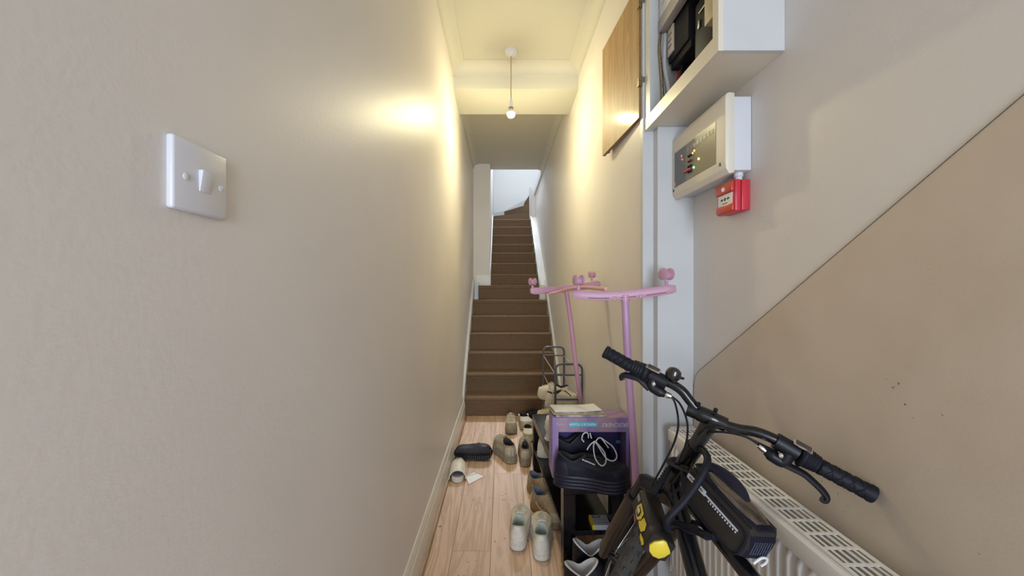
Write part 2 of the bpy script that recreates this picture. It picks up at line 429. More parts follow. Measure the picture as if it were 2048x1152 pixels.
# ------------------------------------------------------------------ light switch
sw = thing('light_switch', 'white square one-gang light switch on the plain wall', 'light switch', (XL, .478, 1.447))
B().box((XL-.001, .4345, 1.4035), (XL+.0085, .5215, 1.4905), .0035, 3).ob('face_plate', 'plastic_white', sw)
rk = B().verts([(XL+.008, .4715, 1.459), (XL+.008, .4905, 1.459), (XL+.008, .4895, 1.432), (XL+.008, .4725, 1.432),
                (XL+.0145, .4715, 1.459), (XL+.0145, .4905, 1.459), (XL+.0095, .4895, 1.432), (XL+.0095, .4725, 1.432)],
               [(0, 1, 2, 3), (4, 7, 6, 5), (0, 4, 5, 1), (1, 5, 6, 2), (2, 6, 7, 3), (3, 7, 4, 0)]).bevel(.0008).ob('rocker', 'plastic_white', sw)
for y in (.4525, .5085):
    B().lathe([(.0042, 0), (.0042, .0016), (.003, .0022), (.0, .0022)], (XL+.008, y, 1.4445), (1, 0, 0), 14).ob('screw_cap', 'plastic_white', sw)

# ------------------------------------------------------------------ pendant lamp
LX, LY = .068, 2.83
pl = thing('pendant_lamp', 'bare glowing bulb on a thin brown flex below a white ceiling rose', 'lamp', (LX, LY, HC))
B().lathe([(.046, 0), (.046, -.012), (.038, -.026), (.014, -.032), (.006, -.040), (.0, -.040)], (LX, LY, HC), n=28).ob('ceiling_rose', 'plastic_white', pl)
B().tube([(LX, LY, HC-.035), (LX+.001, LY, 2.92), (LX-.001, LY, 2.82), (LX+.001, LY, 2.715)], .0032, 8).ob('flex', mat('brown_flex', (.36, .26, .16), .6), pl)
hd = B().lathe([(.005, .05), (.010, .045), (.013, .02), (.0165, .016), (.0165, -.014), (.018, -.016), (.018, -.026), (.0, -.026)], (LX, LY, 2.69), n=20).ob('lamp_holder', 'plastic_white', pl)
B().lathe([(.0185, -.018), (.0185, -.026), (.0135, -.030), (.0, -.03)], (LX, LY, 2.69), n=20).ob('holder_ring', 'brass', hd)
bulb_m = mat('glowing_bulb', (1, 1, 1), .5, emit=(BULB_COLOUR[:3], BULB_STRENGTH))
B().lathe([(.0295, -.0035), (.0300, -.010), (.0285, -.018), (.023, -.028), (.012, -.0355), (.0, -.0375)], (LX, LY, 2.632), n=24).ob('bulb', bulb_m, pl)
B().lathe([(.012, .030), (.014, .024), (.024, .010), (.0305, -.002), (.0305, -.004), (.0, -.004)], (LX, LY, 2.632), n=24).ob('bulb_base', 'plastic_white', pl)

# ------------------------------------------------------------------ electric cupboard on the alcove wall
CB = dict(x=.6195, y0=1.073, y1=1.584, z0=1.99, z1=2.62)
cb = thing('meter_cupboard', 'open white cupboard fixed high on the wall with electric gear inside', 'cupboard', (XA, 1.33, 1.99))
B().box((CB['x'], CB['y0'], CB['z0']), (XA-.001, CB['y0']+.016, CB['z1'])).ob('side_panel', 'white', cb, smooth=0)
B().box((CB['x'], CB['y1']-.014, CB['z0']+.001), (XA-.001, CB['y1'], CB['z1'])).ob('side_panel', 'white', cb, smooth=0)
B().box((CB['x'], 1.584, CB['z0']+.0), (.655, 1.628, CB['z1'])).ob('hinge_post', 'white', cb, smooth=0)
B().box((CB['x']+.014, CB['y0']+.016, CB['z0']), (XA-.001, CB['y1']-.014, CB['z0']+.016)).ob('bottom_panel', 'plastic_cream', cb, smooth=0)
B().box((CB['x']+.001, CB['y0'], CB['z1']), (XA-.001, CB['y1'], CB['z1']+.016)).ob('top_panel', 'white', cb, smooth=0)
B().box((XA-.008, CB['y0']+.016, CB['z0']+.016), (XA-.0012, CB['y1']-.014, CB['z1'])).ob('back_board', mat('dark_back_board', (.03, .025, .02), .8), cb, smooth=0)
B().box((CB['x']-.001, CB['y0']-.0005, CB['z0']-.001), (CB['x']+.014, CB['y1']+.044, CB['z0']+.052)).ob('face_rail', 'plastic_cream', cb, smooth=0)
B().box((CB['x']-.001, CB['y0']-.0005, CB['z0']+.052), (CB['x']+.014, CB['y0']+.028, CB['z1'])).ob('face_stile', 'plastic_cream', cb, smooth=0)
# the varnished door, folded right back along the corridor wall
hx0, hy0, hx1, hy1 = .603, 1.650, .571, 2.13
dv = Vector((hx1-hx0, hy1-hy0, 0)).normalized(); dn = Vector((dv.y, -dv.x, 0))
def door_box(u0, u1, n0, n1, z0, z1):
    o = Vector((hx0, hy0, 0))
    pts = [o+dv*u+dn*n for u, n in ((u0, n0), (u1, n0), (u1, n1), (u0, n1))]
    return B().prism([(p.x, p.y, z0) for p in pts], (0, 0, z1-z0))
LD = math.hypot(hx1-hx0, hy1-hy0)
dr = door_box(0, LD, .0, .0155, 2.06, 2.66).ob('door', 'oakdoor', cb, smooth=0)
door_box(0, LD, -.0006, .0159, 2.0585, 2.0605).ob('door_edge', 'oakedge', dr, smooth=0)
door_box(-.001, .0004, -.0004, .0158, 2.0585, 2.66).ob('door_edge', 'oakedge', dr, smooth=0)
for z in (2.215, 2.56):
    hg = B().lathe([(.0045, -.022), (.0045, .022)], (.608, 1.641, z), n=12).box((.611, 1.6265, z-.012), (.649, 1.6285, z+.012)).box((.599, 1.642, z-.018), (.6035, 1.662, z+.018)).ob('hinge', 'brass', cb)
for i in range(2):
    B().box((.588, 2.05+i*.016, 2.052), (.592, 2.058+i*.016, 2.062), .001).ob('door_nick', 'oakedge', dr, smooth=0)

# gear inside the cupboard
mt = thing('electricity_meter', 'black electricity meter with a pale dial plate inside the open cupboard', 'meter', (.75, 1.49, 2.2))
B().box((.690, 1.39, 2.235), (.800, 1.555, 2.40), .006).ob('meter_case', 'rubber', mt)
B().box((.684, 1.50, 2.262), (.691, 1.552, 2.372), .002).ob('dial_plate', 'plastic_cream', mt)
for i in range(3): B().box((.6828, 1.512, 2.29+i*.024), (.6842, 1.542, 2.298+i*.024)).ob('dial_print', 'greyink', mt, smooth=0)
B().box((.698, 1.385, 2.205), (.798, 1.548, 2.236), .004).ob('terminal_cover', 'rubber', mt)
cu_ = thing('service_fuse', 'black service fuse block with a steel seal inside the open cupboard', 'fuse block', (.75, 1.30, 2.2))
B().box((.705, 1.245, 2.14), (.798, 1.375, 2.34), .008).ob('fuse_carrier', 'rubber', cu_)
B().box((.699, 1.285, 2.285), (.706, 1.335, 2.292), .001).ob('seal_wire', 'steel', cu_)
B().box((.699, 1.33, 2.235), (.706, 1.342, 2.262), .001).ob('seal_tag', 'steel', cu_)
tk = B().box((.652, 1.10, 2.372), (.684, 1.569, 2.424), .002).ob('cable_trunking', 'grey', None)
tag(tk, 'grey plastic trunking running along inside the open cupboard above the meter', 'trunking')
cw = thing('consumer_unit', 'white fuse box behind the grey trunking in the cupboard', 'fuse box', (.72, 1.35, 2.45))
B().box((.655, 1.27, 2.430), (.79, 1.566, 2.60), .004).ob('housing', 'plastic_white', cw)
B().box((.651, 1.30, 2.47), (.656, 1.54, 2.57), .002).ob('cover', 'plastic_white', cw)
jb = B().box((.655, 1.135, 2.155), (.80, 1.215, 2.368), .003).ob('terminal_block', mat('yellowed_plastic', (.62, .52, .34), .5, noise=(20, .2)), None)
tag(jb, 'yellowed terminal block beside the near edge of the open cupboard', 'terminal block')
for i, (p, m, r, lb) in enumerate((
    ([(.735, 1.545, 2.21), (.725, 1.55, 2.12), (.72, 1.53, 2.01)], 'red', .009, 'thick red cable below the black meter in the cupboard'),
    ([(.725, 1.50, 2.21), (.71, 1.49, 2.12), (.715, 1.50, 2.01)], 'blackplastic', .009, 'thick black cable beside the red one below the meter'),
    ([(.682, 1.566, 2.37), (.676, 1.560, 2.24), (.690, 1.552, 2.13), (.694, 1.545, 2.01)], 'plastic_white', .009, 'white cable hanging down the far side of the cupboard'),
    ([(.660, 1.562, 2.37), (.655, 1.558, 2.30), (.664, 1.556, 2.16), (.668, 1.552, 2.01)], 'brass', .006, 'thin brown cable nearest the cupboard hinge'))):
    tag(B().tube(spline(p), r, 8).ob('cable', m, None), lb, 'cable', 'cables inside the cupboard')

# ------------------------------------------------------------------ fire alarm panel
fx, fy0, fy1, fz0, fz1 = .72, 1.213, 1.583, 1.688, 1.936
fp = thing('fire_alarm_panel', 'cream fire alarm control panel with dark display fixed below the cupboard', 'alarm panel', (XA, 1.4, fz0))
B().box((fx+.012, fy0+.002, fz0+.004), (XA-.001, fy1, fz1-.004), .004).ob('back_box', 'plastic_white', fp)
pr = []
for a, z in ((0, fz0), (0, fz1)): pass
sec = [(fx+.030, fz0-.004), (fx+.012, fz0-.008), (fx+.002, fz0+.010), (fx, fz0+.03), (fx, fz1-.012), (fx+.004, fz1+.002), (fx+.014, fz1+.006), (fx+.030, fz1+.004)]
B().prism([(x, fy0-.004, z) for x, z in sec], (0, fy1-fy0+.004, 0)).bevel(.0015).ob('front_cover', 'plastic_cream', fp)
gl = mat('display_grey', (.115, .115, .12), .22); gl2 = mat('display_olive', (.20, .175, .10), .25)
B().box((fx-.0012, 1.467, 1.728), (fx+.001, 1.562, 1.870)).ob('legend_strip', gl, fp, smooth=0)
B().box((fx-.0012, 1.262, 1.728), (fx+.001, 1.467, 1.870)).ob('display_window', gl2, fp, smooth=0)
fr = []
def mark(y0, y1, z0, z1, m, name, d=.0022, lab=None):
    return B().box((fx-d, y0, z0), (fx-.001, y1, z1)).ob(name, m, fp, smooth=0, label=lab)
for i in range(8): mark(1.275+i*.0235, 1.293+i*.0235, 1.838, 1.852, 'greyink' if i > 5 else mat('zone_label', (.55, .50, .36), .5), 'zone_label')
for i in range(12): mark(1.485, 1.548-(i*7 % 4)*.006, 1.856-i*.0092, 1.858-i*.0092, 'greyink', 'printed_line')
mark(1.547, 1.560, 1.733, 1.749, 'redink', 'maker_emblem')
text('S', (fx-.0023, 1.558, 1.735), (0, -1, 0), (0, 0, 1), .016, 'whiteink', fp, 'emblem_letter')
for y in (1.425, 1.44):
    for z in (1.815, 1.795, 1.775, 1.755):
        B().lathe([(.0045, 0), (.0045, .006), (.003, .008), (.0, .008)], (fx, y, z), (-1, 0, 0), 10).ob('push_button', 'blackplastic' if z != 1.795 else mat('dark_red_button', (.10, .02, .02), .4), fp)
B().box((fx-.010, 1.425, 1.760), (fx-.001, 1.475, 1.767), .002).ob('key_lever', 'red', fp)
def led(y, z, c, s, lab):
    m = mat('led_'+lab.split()[0], c, .3, emit=(c, s))
    B().lathe([(.004, 0), (.004, .0025), (.002, .0045), (.0, .0045)], (fx, y, z), (-1, 0, 0), 12).ob('indicator', m, fp, label=lab)
led(1.370, 1.782, (.9, .9, .05), 3.5, 'yellow lit indicator')
led(1.405, 1.762, (.1, .9, .35), 3.0, 'green lit indicator')
led(1.400, 1.823, (.9, .25, .08), 1.5, 'orange lit indicator')
led(1.412, 1.818, (.9, .25, .08), 1.2, 'orange lit indicator')
led(1.500, 1.838, (.7, .15, .1), .5, 'red indicator')
led(1.494, 1.822, (.7, .15, .1), .5, 'red indicator')
for y in (1.238, 1.5725):
    B().box((fx-.0012, y-.003, 1.712), (fx+.001, y+.003, 1.723)).ob('cover_screw', 'ink', fp, smooth=0)
cg = B().lathe([(.011, 0), (.011, .012), (.014, .014), (.014, .026)], (.785, 1.245, 1.665), n=16).ob('cable_gland', 'plastic_white', fp)

# ------------------------------------------------------------------ manual call point
cp = thing('fire_call_point', 'red break-glass fire call point under the alarm panel', 'call point', (XA, 1.28, 1.57))
cy0, cy1, cz0, cz1 = 1.222, 1.332, 1.565, 1.665
B().box((.782, cy0, cz0), (XA-.001, cy1, cz1), .002).ob('back_box', 'red', cp)
B().box((.762, cy0+.002, cz0-.002), (.781, cy1-.002, cz1+.002), .004).ob('front_cover', 'red', cp)
B().box((.756, cy0+.010, cz0+.002), (.764, cy1-.006, cz0+.026), .002).ob('lower_bezel', 'orange_red', cp)
B().box((.754, cy0+.010, cz0+.066), (.764, cy1-.006, cz1), .002).ob('upper_bezel', 'orange_red', cp)
B().box((.7605, cy0+.018, cz0+.026), (.7625, cy1-.012, cz0+.064)).ob('break_panel', 'paper', cp, smooth=0)
def cmark(poly, m='ink', x=.760, name='printed_mark'):
    B().prism([(x, y, z) for y, z in poly], (.0006, 0, 0)).ob(name, m, cp, smooth=0)
yc, zc = cy0+.057, cz0+.047
cmark([(yc+.006*math.cos(t*PI/4), zc+.006*math.sin(t*PI/4)) for t in range(8)])
for s in (1, -1):
    cmark([(yc+s*.010, zc), (yc+s*.018, zc+.006), (yc+s*.018, zc+.002), (yc+s*.025, zc+.002), (yc+s*.025, zc-.002), (yc+s*.018, zc-.002), (yc+s*.018, zc-.006)])
cmark([(yc-.014, zc-.015), (yc+.014, zc-.015), (yc+.014, zc-.0125), (yc-.014, zc-.0125)])
for dy, dz, h in ((-.006, .074, .012), (0, .072, .018), (.006, .075, .013)):
    cmark([(yc+dy-.002, cz0+dz), (yc+dy+.002, cz0+dz), (yc+dy+.004, cz0+dz+h*.6), (yc+dy, cz0+dz+h), (yc+dy-.003, cz0+dz+h*.5)], 'whiteink', .7534, 'flame_emblem')

# ------------------------------------------------------------------ sheet on the alcove wall, with a sloping top edge
pts = [(1.578, .14), (1.580, .86), (1.577, .905), (1.566, .94), (1.545, .965), (1.515, .985)]
slope = (1.602-.979)/(.582-1.515)
pts += [(.05, .985+slope*(.05-1.515)), (-.4, .985+slope*(.05-1.515)), (-.4, .14)]
sh = B().prism([(XA-.0028, y, z) for y, z in pts], (.0022, 0, 0)).ob('wall_sheet', sheet_mat(), None, smooth=0)
sh_e = [(XA-.0029, y, z) for y, z in pts[:8]]
B().tube(sh_e, .0010, 6).ob('sheet_edge', mat('dark_sheet_edge', (.16, .13, .10), .6), sh)  # thin dark line following the edge of the sheet
tag(sh, 'grubby beige protective sheet with a sloping top edge on the wall above the radiator', 'wall sheet')

# ------------------------------------------------------------------ radiator
ry0, ry1, rz0, rz1 = .22, 1.525, .15, .7475
rx0, rx1 = .690, .775
rd = thing('radiator', 'cream double-panel convector radiator with slotted top grille beside the bicycle', 'radiator', (.735, .9, rz0))
# fluted front panel
ring = []
n = int((ry1-ry0-.03)/.0333)
prof = []
for i in range(n):
    y = ry0+.015+i*.0333
    prof += [(y, .686), (y+.011, .686), (y+.0155, .675), (y+.029, .675)]
prof.append((ry0+.015+n*.0333, .686))
zs = [(rz0+.03, 0), (rz0+.06, 1), (rz1-.075, 1), (rz1-.050, 0)]
V, Fc = [], []
for z, k in zs:
    for y, x in prof: V.append((.686+(x-.686)*k, y, z))
w_ = len(prof)
for i in range(3):
    for j in range(w_-1): Fc.append((i*w_+j, i*w_+j+1, (i+1)*w_+j+1, (i+1)*w_+j))
B().verts(V, Fc).ob('front_panel', 'radiator', rd, smooth=60)
B().box((.687, ry0+.01, rz0), (.694, ry1-.01, rz1-.03), .001).ob('front_plate', 'radiator', rd, smooth=0)
B().box((.672, ry0+.004, rz1-.052), (.690, ry1-.004, rz1-.006), .005).ob('top_rail', 'radiator', rd)
B().box((.768, ry0+.01, rz0), (.776, ry1-.01, rz1-.02), .002).ob('back_panel', 'radiator', rd, smooth=0)
for y in (ry0, ry1-.003):
    B().box((.684, y, rz0+.01), (.776, y+.003, rz1-.001), .001).ob('end_panel', 'radiator', rd, smooth=0)
g = B()
for i in range(6):                                     # bars along the grille
    x = rx0+.0025+i*(rx1-rx0-.005)/5
    wd = .0062 if i in (0, 5) else .0032
    g.box((x-wd, ry0, rz1-.0015), (x+wd, ry1, rz1))
y = ry0
while y < ry1:
    g.box((rx0, y, rz1-.0016), (rx1, min(y+.008, ry1), rz1+.0002)); y += .049
g.box((rx0-.004, ry0, rz1-.010), (rx0-.0026, ry1, rz1)).box((rx1+.0026, ry0, rz1-.010), (rx1+.004, ry1, rz1))
g.ob('top_grille', 'radiator', rd, smooth=0)
B().box((.700, ry0+.02, rz0+.02), (.764, ry1-.02, rz1-.09)).ob('convector_core', mat('dark_fins', (.10, .09, .08), .8), rd, smooth=0)
B().tube([(.73, ry1-.03, rz0+.03), (.73, ry1-.03, .002)], .0075, 10).ob('pipe', 'radiator', rd)
B().tube([(.73, ry0+.03, rz0+.03), (.73, ry0+.03, .002)], .0075, 10).ob('pipe', 'radiator', rd)

# ------------------------------------------------------------------ pink garment rail, stood upside down
gr = thing('garment_rail', 'pink garment rail on castors standing upside down against the corridor wall', 'garment rail', (.5, 1.8, 0))
def base_bar(pts, h=.036, t=.026):
    pts = spline(pts, 5); rings = []
    m_ = len(pts)
    for i, p in enumerate(pts):
        k = 1.0
        if i in (0, m_-1): k = .7
        tn = (pts[min(i+1, m_-1)]-pts[max(i-1, 0)]).normalized(); sd = Vector((0, 0, 1)).cross(tn).normalized(); up = tn.cross(sd)
        sec = [(-.5, -.36), (-.38, -.5), (.38, -.5), (.5, -.36), (.5, .40), (.40, .5), (-.40, .5), (-.5, .40)]
        rings.append([p+sd*(a*t*k)+up*(b*h*k) for a, b in sec])
    o = B().loft(rings).ob('base_bar', 'pink', gr, smooth=40)
    return o, pts
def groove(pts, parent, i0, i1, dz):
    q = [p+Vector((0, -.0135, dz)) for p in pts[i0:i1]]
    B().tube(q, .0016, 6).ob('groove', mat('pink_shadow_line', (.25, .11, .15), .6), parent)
nb, npts = base_bar([P(1146, 589, 1.53), P(1195, 592, 1.515), P(1250, 590, 1.50), P(1300, 584.5, 1.485), P(1351, 577, 1.47)])
groove(npts, nb, 3, 8, -.009); groove(npts, nb, 9, 13, -.009); groove(npts, nb, 14, 19, -.009)
for i in (8, 13):
    B().box(npts[i]+Vector((-.008, -.0148, -.018)), npts[i]+Vector((.008, -.012, -.004)), .003).ob('clip', 'pink', nb)
fb, fpts = base_bar([P(1061, 582, 2.20), P(1095, 581, 2.22), P(1132, 578, 2.24), P(1168, 573, 2.26), P(1200, 567, 2.27)], .04)
groove(fpts, fb, 4, 10, -.012); groove(fpts, fb, 14, 18, -.012)
def castor(p, s=.05, rz=.5):
    p = Vector(p)
    stem = B().tube([p, p+Vector((0, 0, .018))], .007, 10).ob('castor', 'pink', gr)
    c = p+Vector((0, 0, .018+s*.48)); ax = Vector((math.cos(rz), math.sin(rz), 0))
    B().lathe([(.0, -s*.20), (s*.30, -s*.20), (s*.34, -s*.12), (s*.34, s*.12), (s*.30, s*.20), (.0, s*.20)], c-Vector((0, 0, .004)), ax, 18).ob('castor_hood', 'pink', stem)
    for k in (-1, 1):
        B().lathe([(.0, 0), (s*.40, 0), (s*.46, s*.04), (s*.46, s*.14), (s*.40, s*.18), (s*.14, s*.20), (.0, s*.20)], c+ax*(k*s*.22), ax*k, 20).ob('castor_wheel', 'pink', stem)
castor(P(1157, 580, 1.52), .047, .25); castor(P(1333, 570, 1.475), .052, .35)
castor(P(1065, 577, 2.20), .046, .45); castor(P(1184, 562, 2.265), .044, .2)
pn = spline([P(1250, 598, 1.50), P(1258, 760, 1.505), P(1268, 900, 1.51), P(1274, 1010, 1.515), Vector((.568, 1.52, .003))], 6)
B().tube(pn, .0145, 14).ob('pole', 'pinkpole', gr)
B().tube(spline([P(1250, 590, 1.50), P(1250, 602, 1.50)], 2), .018, 14).ob('pole_socket', 'pink', gr)
M['pinkpole2'] = mat('rose_tube', (.58, .29, .40), .36)
pf = spline([P(1133, 583, 2.24), P(1142, 650, 2.24), P(1153, 740, 2.24), P(1163, 812, 2.24), Vector((.505, 2.24, .402))], 5)
B().tube(pf, .0135, 14).ob('pole', 'pinkpole2', gr)
B().tube(spline([P(1098, 588, 2.20), P(1120, 583, 2.12), P(1137, 578, 2.0), P(1167, 575, 1.75), P(1212, 578, 1.53)], 6), .0085, 10).ob('tie_tube', mat('salmon_tube', (.78, .42, .40), .32), gr)
bk = B().prism([P(1258, 996, 1.50), P(1272, 1000, 1.50), P(1276, 1016, 1.50), P(1266, 1032, 1.50), P(1256, 1028, 1.50), P(1252, 1010, 1.50)], (0, .03, 0)).bevel(.003).ob('corner_bracket', 'pink', gr)
B().lathe([(.010, 0), (.010, .006), (.004, .008), (.0, .008)], P(1265, 1014, 1.499), (0, -1, 0), 14).ob('bracket_screw', 'pinkpole', bk)

# ------------------------------------------------------------------ black bench
BA = math.atan2(.066, -.965)            # direction of its long side
bo = Vector((.286, 1.745, 0)); bl = Vector((-.066, .965, 0)).normalized(); bw = Vector((bl.y, -bl.x, 0))
BT = .398
bench = thing('low_bench', 'low black bench with an open shelf along the wall, shoes on and under it', 'bench', bo+bl*.48+bw*.145)
def bbox(u0, u1, v0, v1, z0, z1, bev=.0015):
    """u along the bench from its near end, v across it from the open side"""
    ps = [bo+bl*u+bw*v for u, v in ((u0, v0), (u1, v0), (u1, v1), (u0, v1))]
    return B().prism([(p.x, p.y, z0) for p in ps], (0, 0, z1-z0)).bevel(bev, 1)
BL, BWd = .97, .290
bbox(0, BL, 0, BWd, BT-.052, BT).ob('bench_top', 'blackwood', bench, smooth=0)
for u in (0, BL-.058):
    for v in (0, BWd-.058):
        bbox(u+.0005, u+.0575, v+.0005, v+.0575, .0, BT-.052).ob('leg', 'blackwood', bench, smooth=0)
bbox(.004, BL-.004, .004, BWd-.03, .150, .172).ob('shelf', 'blackwood', bench, smooth=0)

# ------------------------------------------------------------------ shoe box on the bench
sb = thing('shoe_box', 'lilac and pink shoe box standing open on its side on the bench', 'box', P(1180, 900, 1.95)-Vector((0, 0, P(1180, 900, 1.95).z-BT)))
box_m = wood_mat('iridescent_card', (.44, .28, .37), (.27, .19, .45), .35, 3.0, 2, bump=0)
box_in = mat('violet_card', (.045, .03, .14), .6)
y0, y1 = 1.798, 1.93
xa, xb = P(1105, 0, y0).x, P(1258, 0, y0).x
zt = P(0, 836, y0).z; zb_ = BT+.001
z_op = P(0, 864, y0).z; xo0 = P(1117, 0, y0).x; xo1 = P(1252, 0, y0).x
B().box((xa, y0, z_op), (xb, y0+.002, zt)).ob('front_strip', box_m, sb, smooth=0)
B().box((xa, y0+.001, zb_), (xo0, y0+.003, z_op)).ob('front_edge', box_m, sb, smooth=0)
B().box((xo1, y0+.001, zb_), (xb, y0+.003, z_op)).ob('front_edge', box_m, sb, smooth=0)
B().box((xa, y0+.003, zt-.002), (xb, y1, zt)).ob('box_wall', box_m, sb, smooth=0)
B().box((xa, y0+.003, zb_), (xb, y1, zb_+.002)).ob('box_wall', box_m, sb, smooth=0)
B().box((xa, y0+.003, zb_+.002), (xa+.002, y1, zt-.002)).ob('box_wall', box_m, sb, smooth=0)
B().box((xb-.002, y0+.003, zb_+.002), (xb, y1, zt-.002)).ob('box_wall', box_m, sb, smooth=0)
B().box((xa+.002, y1-.003, zb_+.002), (xb-.002, y1, zt-.002)).ob('box_base', box_in, sb, smooth=0)
cyl = B().box((P(1138, 0, y0).x, y0-.0008, P(0, 853.5, y0).z), (P(1195, 0, y0).x, y0, P(0, 844.5, y0).z)).ob('cyan_label', 'cyan', sb, smooth=0)
text('MEMORY FOAM', (P(1193, 0, y0).x, y0-.0012, P(0, 846, y0).z), (-1, 0, 0), (0, 0, -1), .0183, 'whiteink', sb)
text('SKECHERS', (P(1258, 0, y0).x, y0-.0006, P(0, 846, y0).z), (-1, 0, 0), (0, 0, -1), .0275, 'reflect', sb, shear=.35, bold=.0004)
B().tube(spline([P(1113, 851, y0-.001), P(1115, 845, y0-.001), P(1118, 852, y0-.001), P(1121, 848, y0-.001), P(1127, 850, y0-.001)], 4), .0012, 5).ob('silver_emblem', 'reflect', sb)
B().box((P(1232, 0, y1).x, y1-.0045, P(0, 886, y1).z), (P(1247, 0, y1).x, y1-.003, P(0, 880, y1).z)).ob('blue_label', 'cyan', sb, smooth=0)

# papers on the box
def sheet(name, pxs, d0, d1, z0, z1, m, lab, cat, grp='post lying on the shoe box', bend=0.):
    """a stack sheet spanning pixel columns pxs at front depth d0"""
    x0, x1 = P(pxs[0], 0, d0).x, P(pxs[1], 0, d0).x
    V = []
    nx = 7
    for j in range(2):
        for i in range(nx):
            x = x0+(x1-x0)*i/(nx-1); s = .012*j
            V.append((x+s*pxs[2], d0+(d1-d0)*j, bend*max(0, (i-3)/3)**2))
    Fa = [(i, i+1, nx+i+1, nx+i) for i in range(nx-1)]
    b = B()
    allv = [(x, y, z0+z) for x, y, z in V]+[(x, y, z1+z) for x, y, z in V]
    N = len(V); Fc = [tuple(reversed(f)) for f in Fa]+[tuple(q+N for q in f) for f in Fa]
    rim = list(range(nx))+list(range(2*nx-1, nx-1, -1))
    for a in range(len(rim)):
        c, e = rim[a], rim[(a+1) % len(rim)]; Fc.append((c, e, e+N, c+N))
    b.verts(allv, Fc)
    return tag(b.ob(name, m, None, smooth=0), lab, cat, grp)
mag = mat('magazine_print', (.20, .19, .24), .4, noise=(30, .6), col2=(.6, .55, .5))
sheet('magazine', (1112, 1214, 0), 1.810, 1.928, zt+.0005, zt+.007, mag, 'glossy printed magazine lying on the shoe box under the post', 'magazine')
sheet('brown_envelope', (1107, 1206, -1), 1.822, 1.934, zt+.0075, zt+.0105, mat('manila', (.52, .38, .20), .6), 'brown envelope between the magazine and the white post on the box', 'envelope')
sheet('printed_letter', (1110, 1208, 0), 1.828, 1.925, zt+.011, zt+.016, mag, 'printed letter just under the top white envelope', 'letter')
sheet('white_envelope', (1110, 1203, -1.2), 1.838, 1.938, zt+.0165, zt+.0205, 'paper', 'large white envelope on top of the post on the shoe box', 'envelope', bend=.006)
# crumpled carrier bag
pk = thing('plastic_packet', 'crumpled white plastic packet with red print beside the shoe box', 'packet', (.292, 2.27, BT))
rings = []
for i in range(8):
    t = i/7; z = BT+.001+t*.125; k = 1-.35*t
    cx, cy = .292+.006*math.sin(t*7), 2.27+.02*t
    rings.append([(cx+math.cos(a*PI/5)*(.033+.007*math.sin(a*2.7+i*1.9))*k, cy+math.sin(a*PI/5)*(.055+.010*math.cos(a*3.1+i*2.3))*k, z+.006*math.sin(a*1.7+i)*(1 if i not in (0,) else 0)) for a in range(10)])
B().loft(rings).ob('film', 'plastic_film', pk, smooth=60)
B().verts([(.296, 2.211, .455), (.306, 2.214, .452), (.309, 2.222, .50), (.300, 2.220, .505)], [(0, 1, 2, 3)]).ob('red_print', 'redink', pk, smooth=0)

# small box with a yellow end on the bench shelf
yb = thing('battery_box', 'small flat white box with a yellow end on the bench shelf', 'box', (.475, 1.80, .172))
x0, x1, yy0, yy1, zz0, zz1 = .425, .512, 1.762, 1.842, .1725, .196
B().box((x0+.012, yy0, zz0), (x1, yy1, zz1), .0012).ob('carton', mat('pale_lilac_card', (.50, .50, .58), .5), yb, smooth=0)
B().box((x0, yy0, zz0), (x0+.012, yy1, zz1), .0012).ob('yellow_end', 'yellow', yb, smooth=0)
B().box((x0+.014, yy1-.022, zz1), (x0+.052, yy1-.008, zz1+.0006)).ob('black_label', 'ink', yb, smooth=0)
B().box((x0+.019, yy1-.017, zz1+.0006), (x0+.047, yy1-.012, zz1+.0010)).ob('label_print', 'whiteink', yb, smooth=0)
for i in range(3):
    B().box((x0+.020, yy1-.032-i*.007, zz1), (x0+.088-i*.006, yy1-.030-i*.007, zz1+.0005)).ob('printed_line', 'greyink', yb, smooth=0)
for i in range(4):
    B().box((x0+.030+i*.013, yy0+.014, zz1), (x0+.038+i*.013, yy0+.024, zz1+.0005)).ob('printed_symbol', 'greyink', yb, smooth=0)

# ------------------------------------------------------------------ shoes
SW = [(0, 0), (.008, .24), (.03, .43), (.07, .58), (.14, .69), (.25, .735), (.40, .72), (.52, .80), (.65, .97), (.75, 1.0), (.85, .93), (.92, .76), (.97, .50), (1, 0)]
def fw(s):
    for (a, p), (b, q) in zip(SW, SW[1:]):
        if s <= b: return p+(q-p)*(s-a)/(b-a)
    return 0
SS = [0, .008, .03, .07, .14, .25, .35, .45, .55, .65, .75, .84, .91, .96, .985, 1.0]
LOOP = [(s, 1) for s in SS]+[(s, -1) for s in SS[-2:0:-1]]

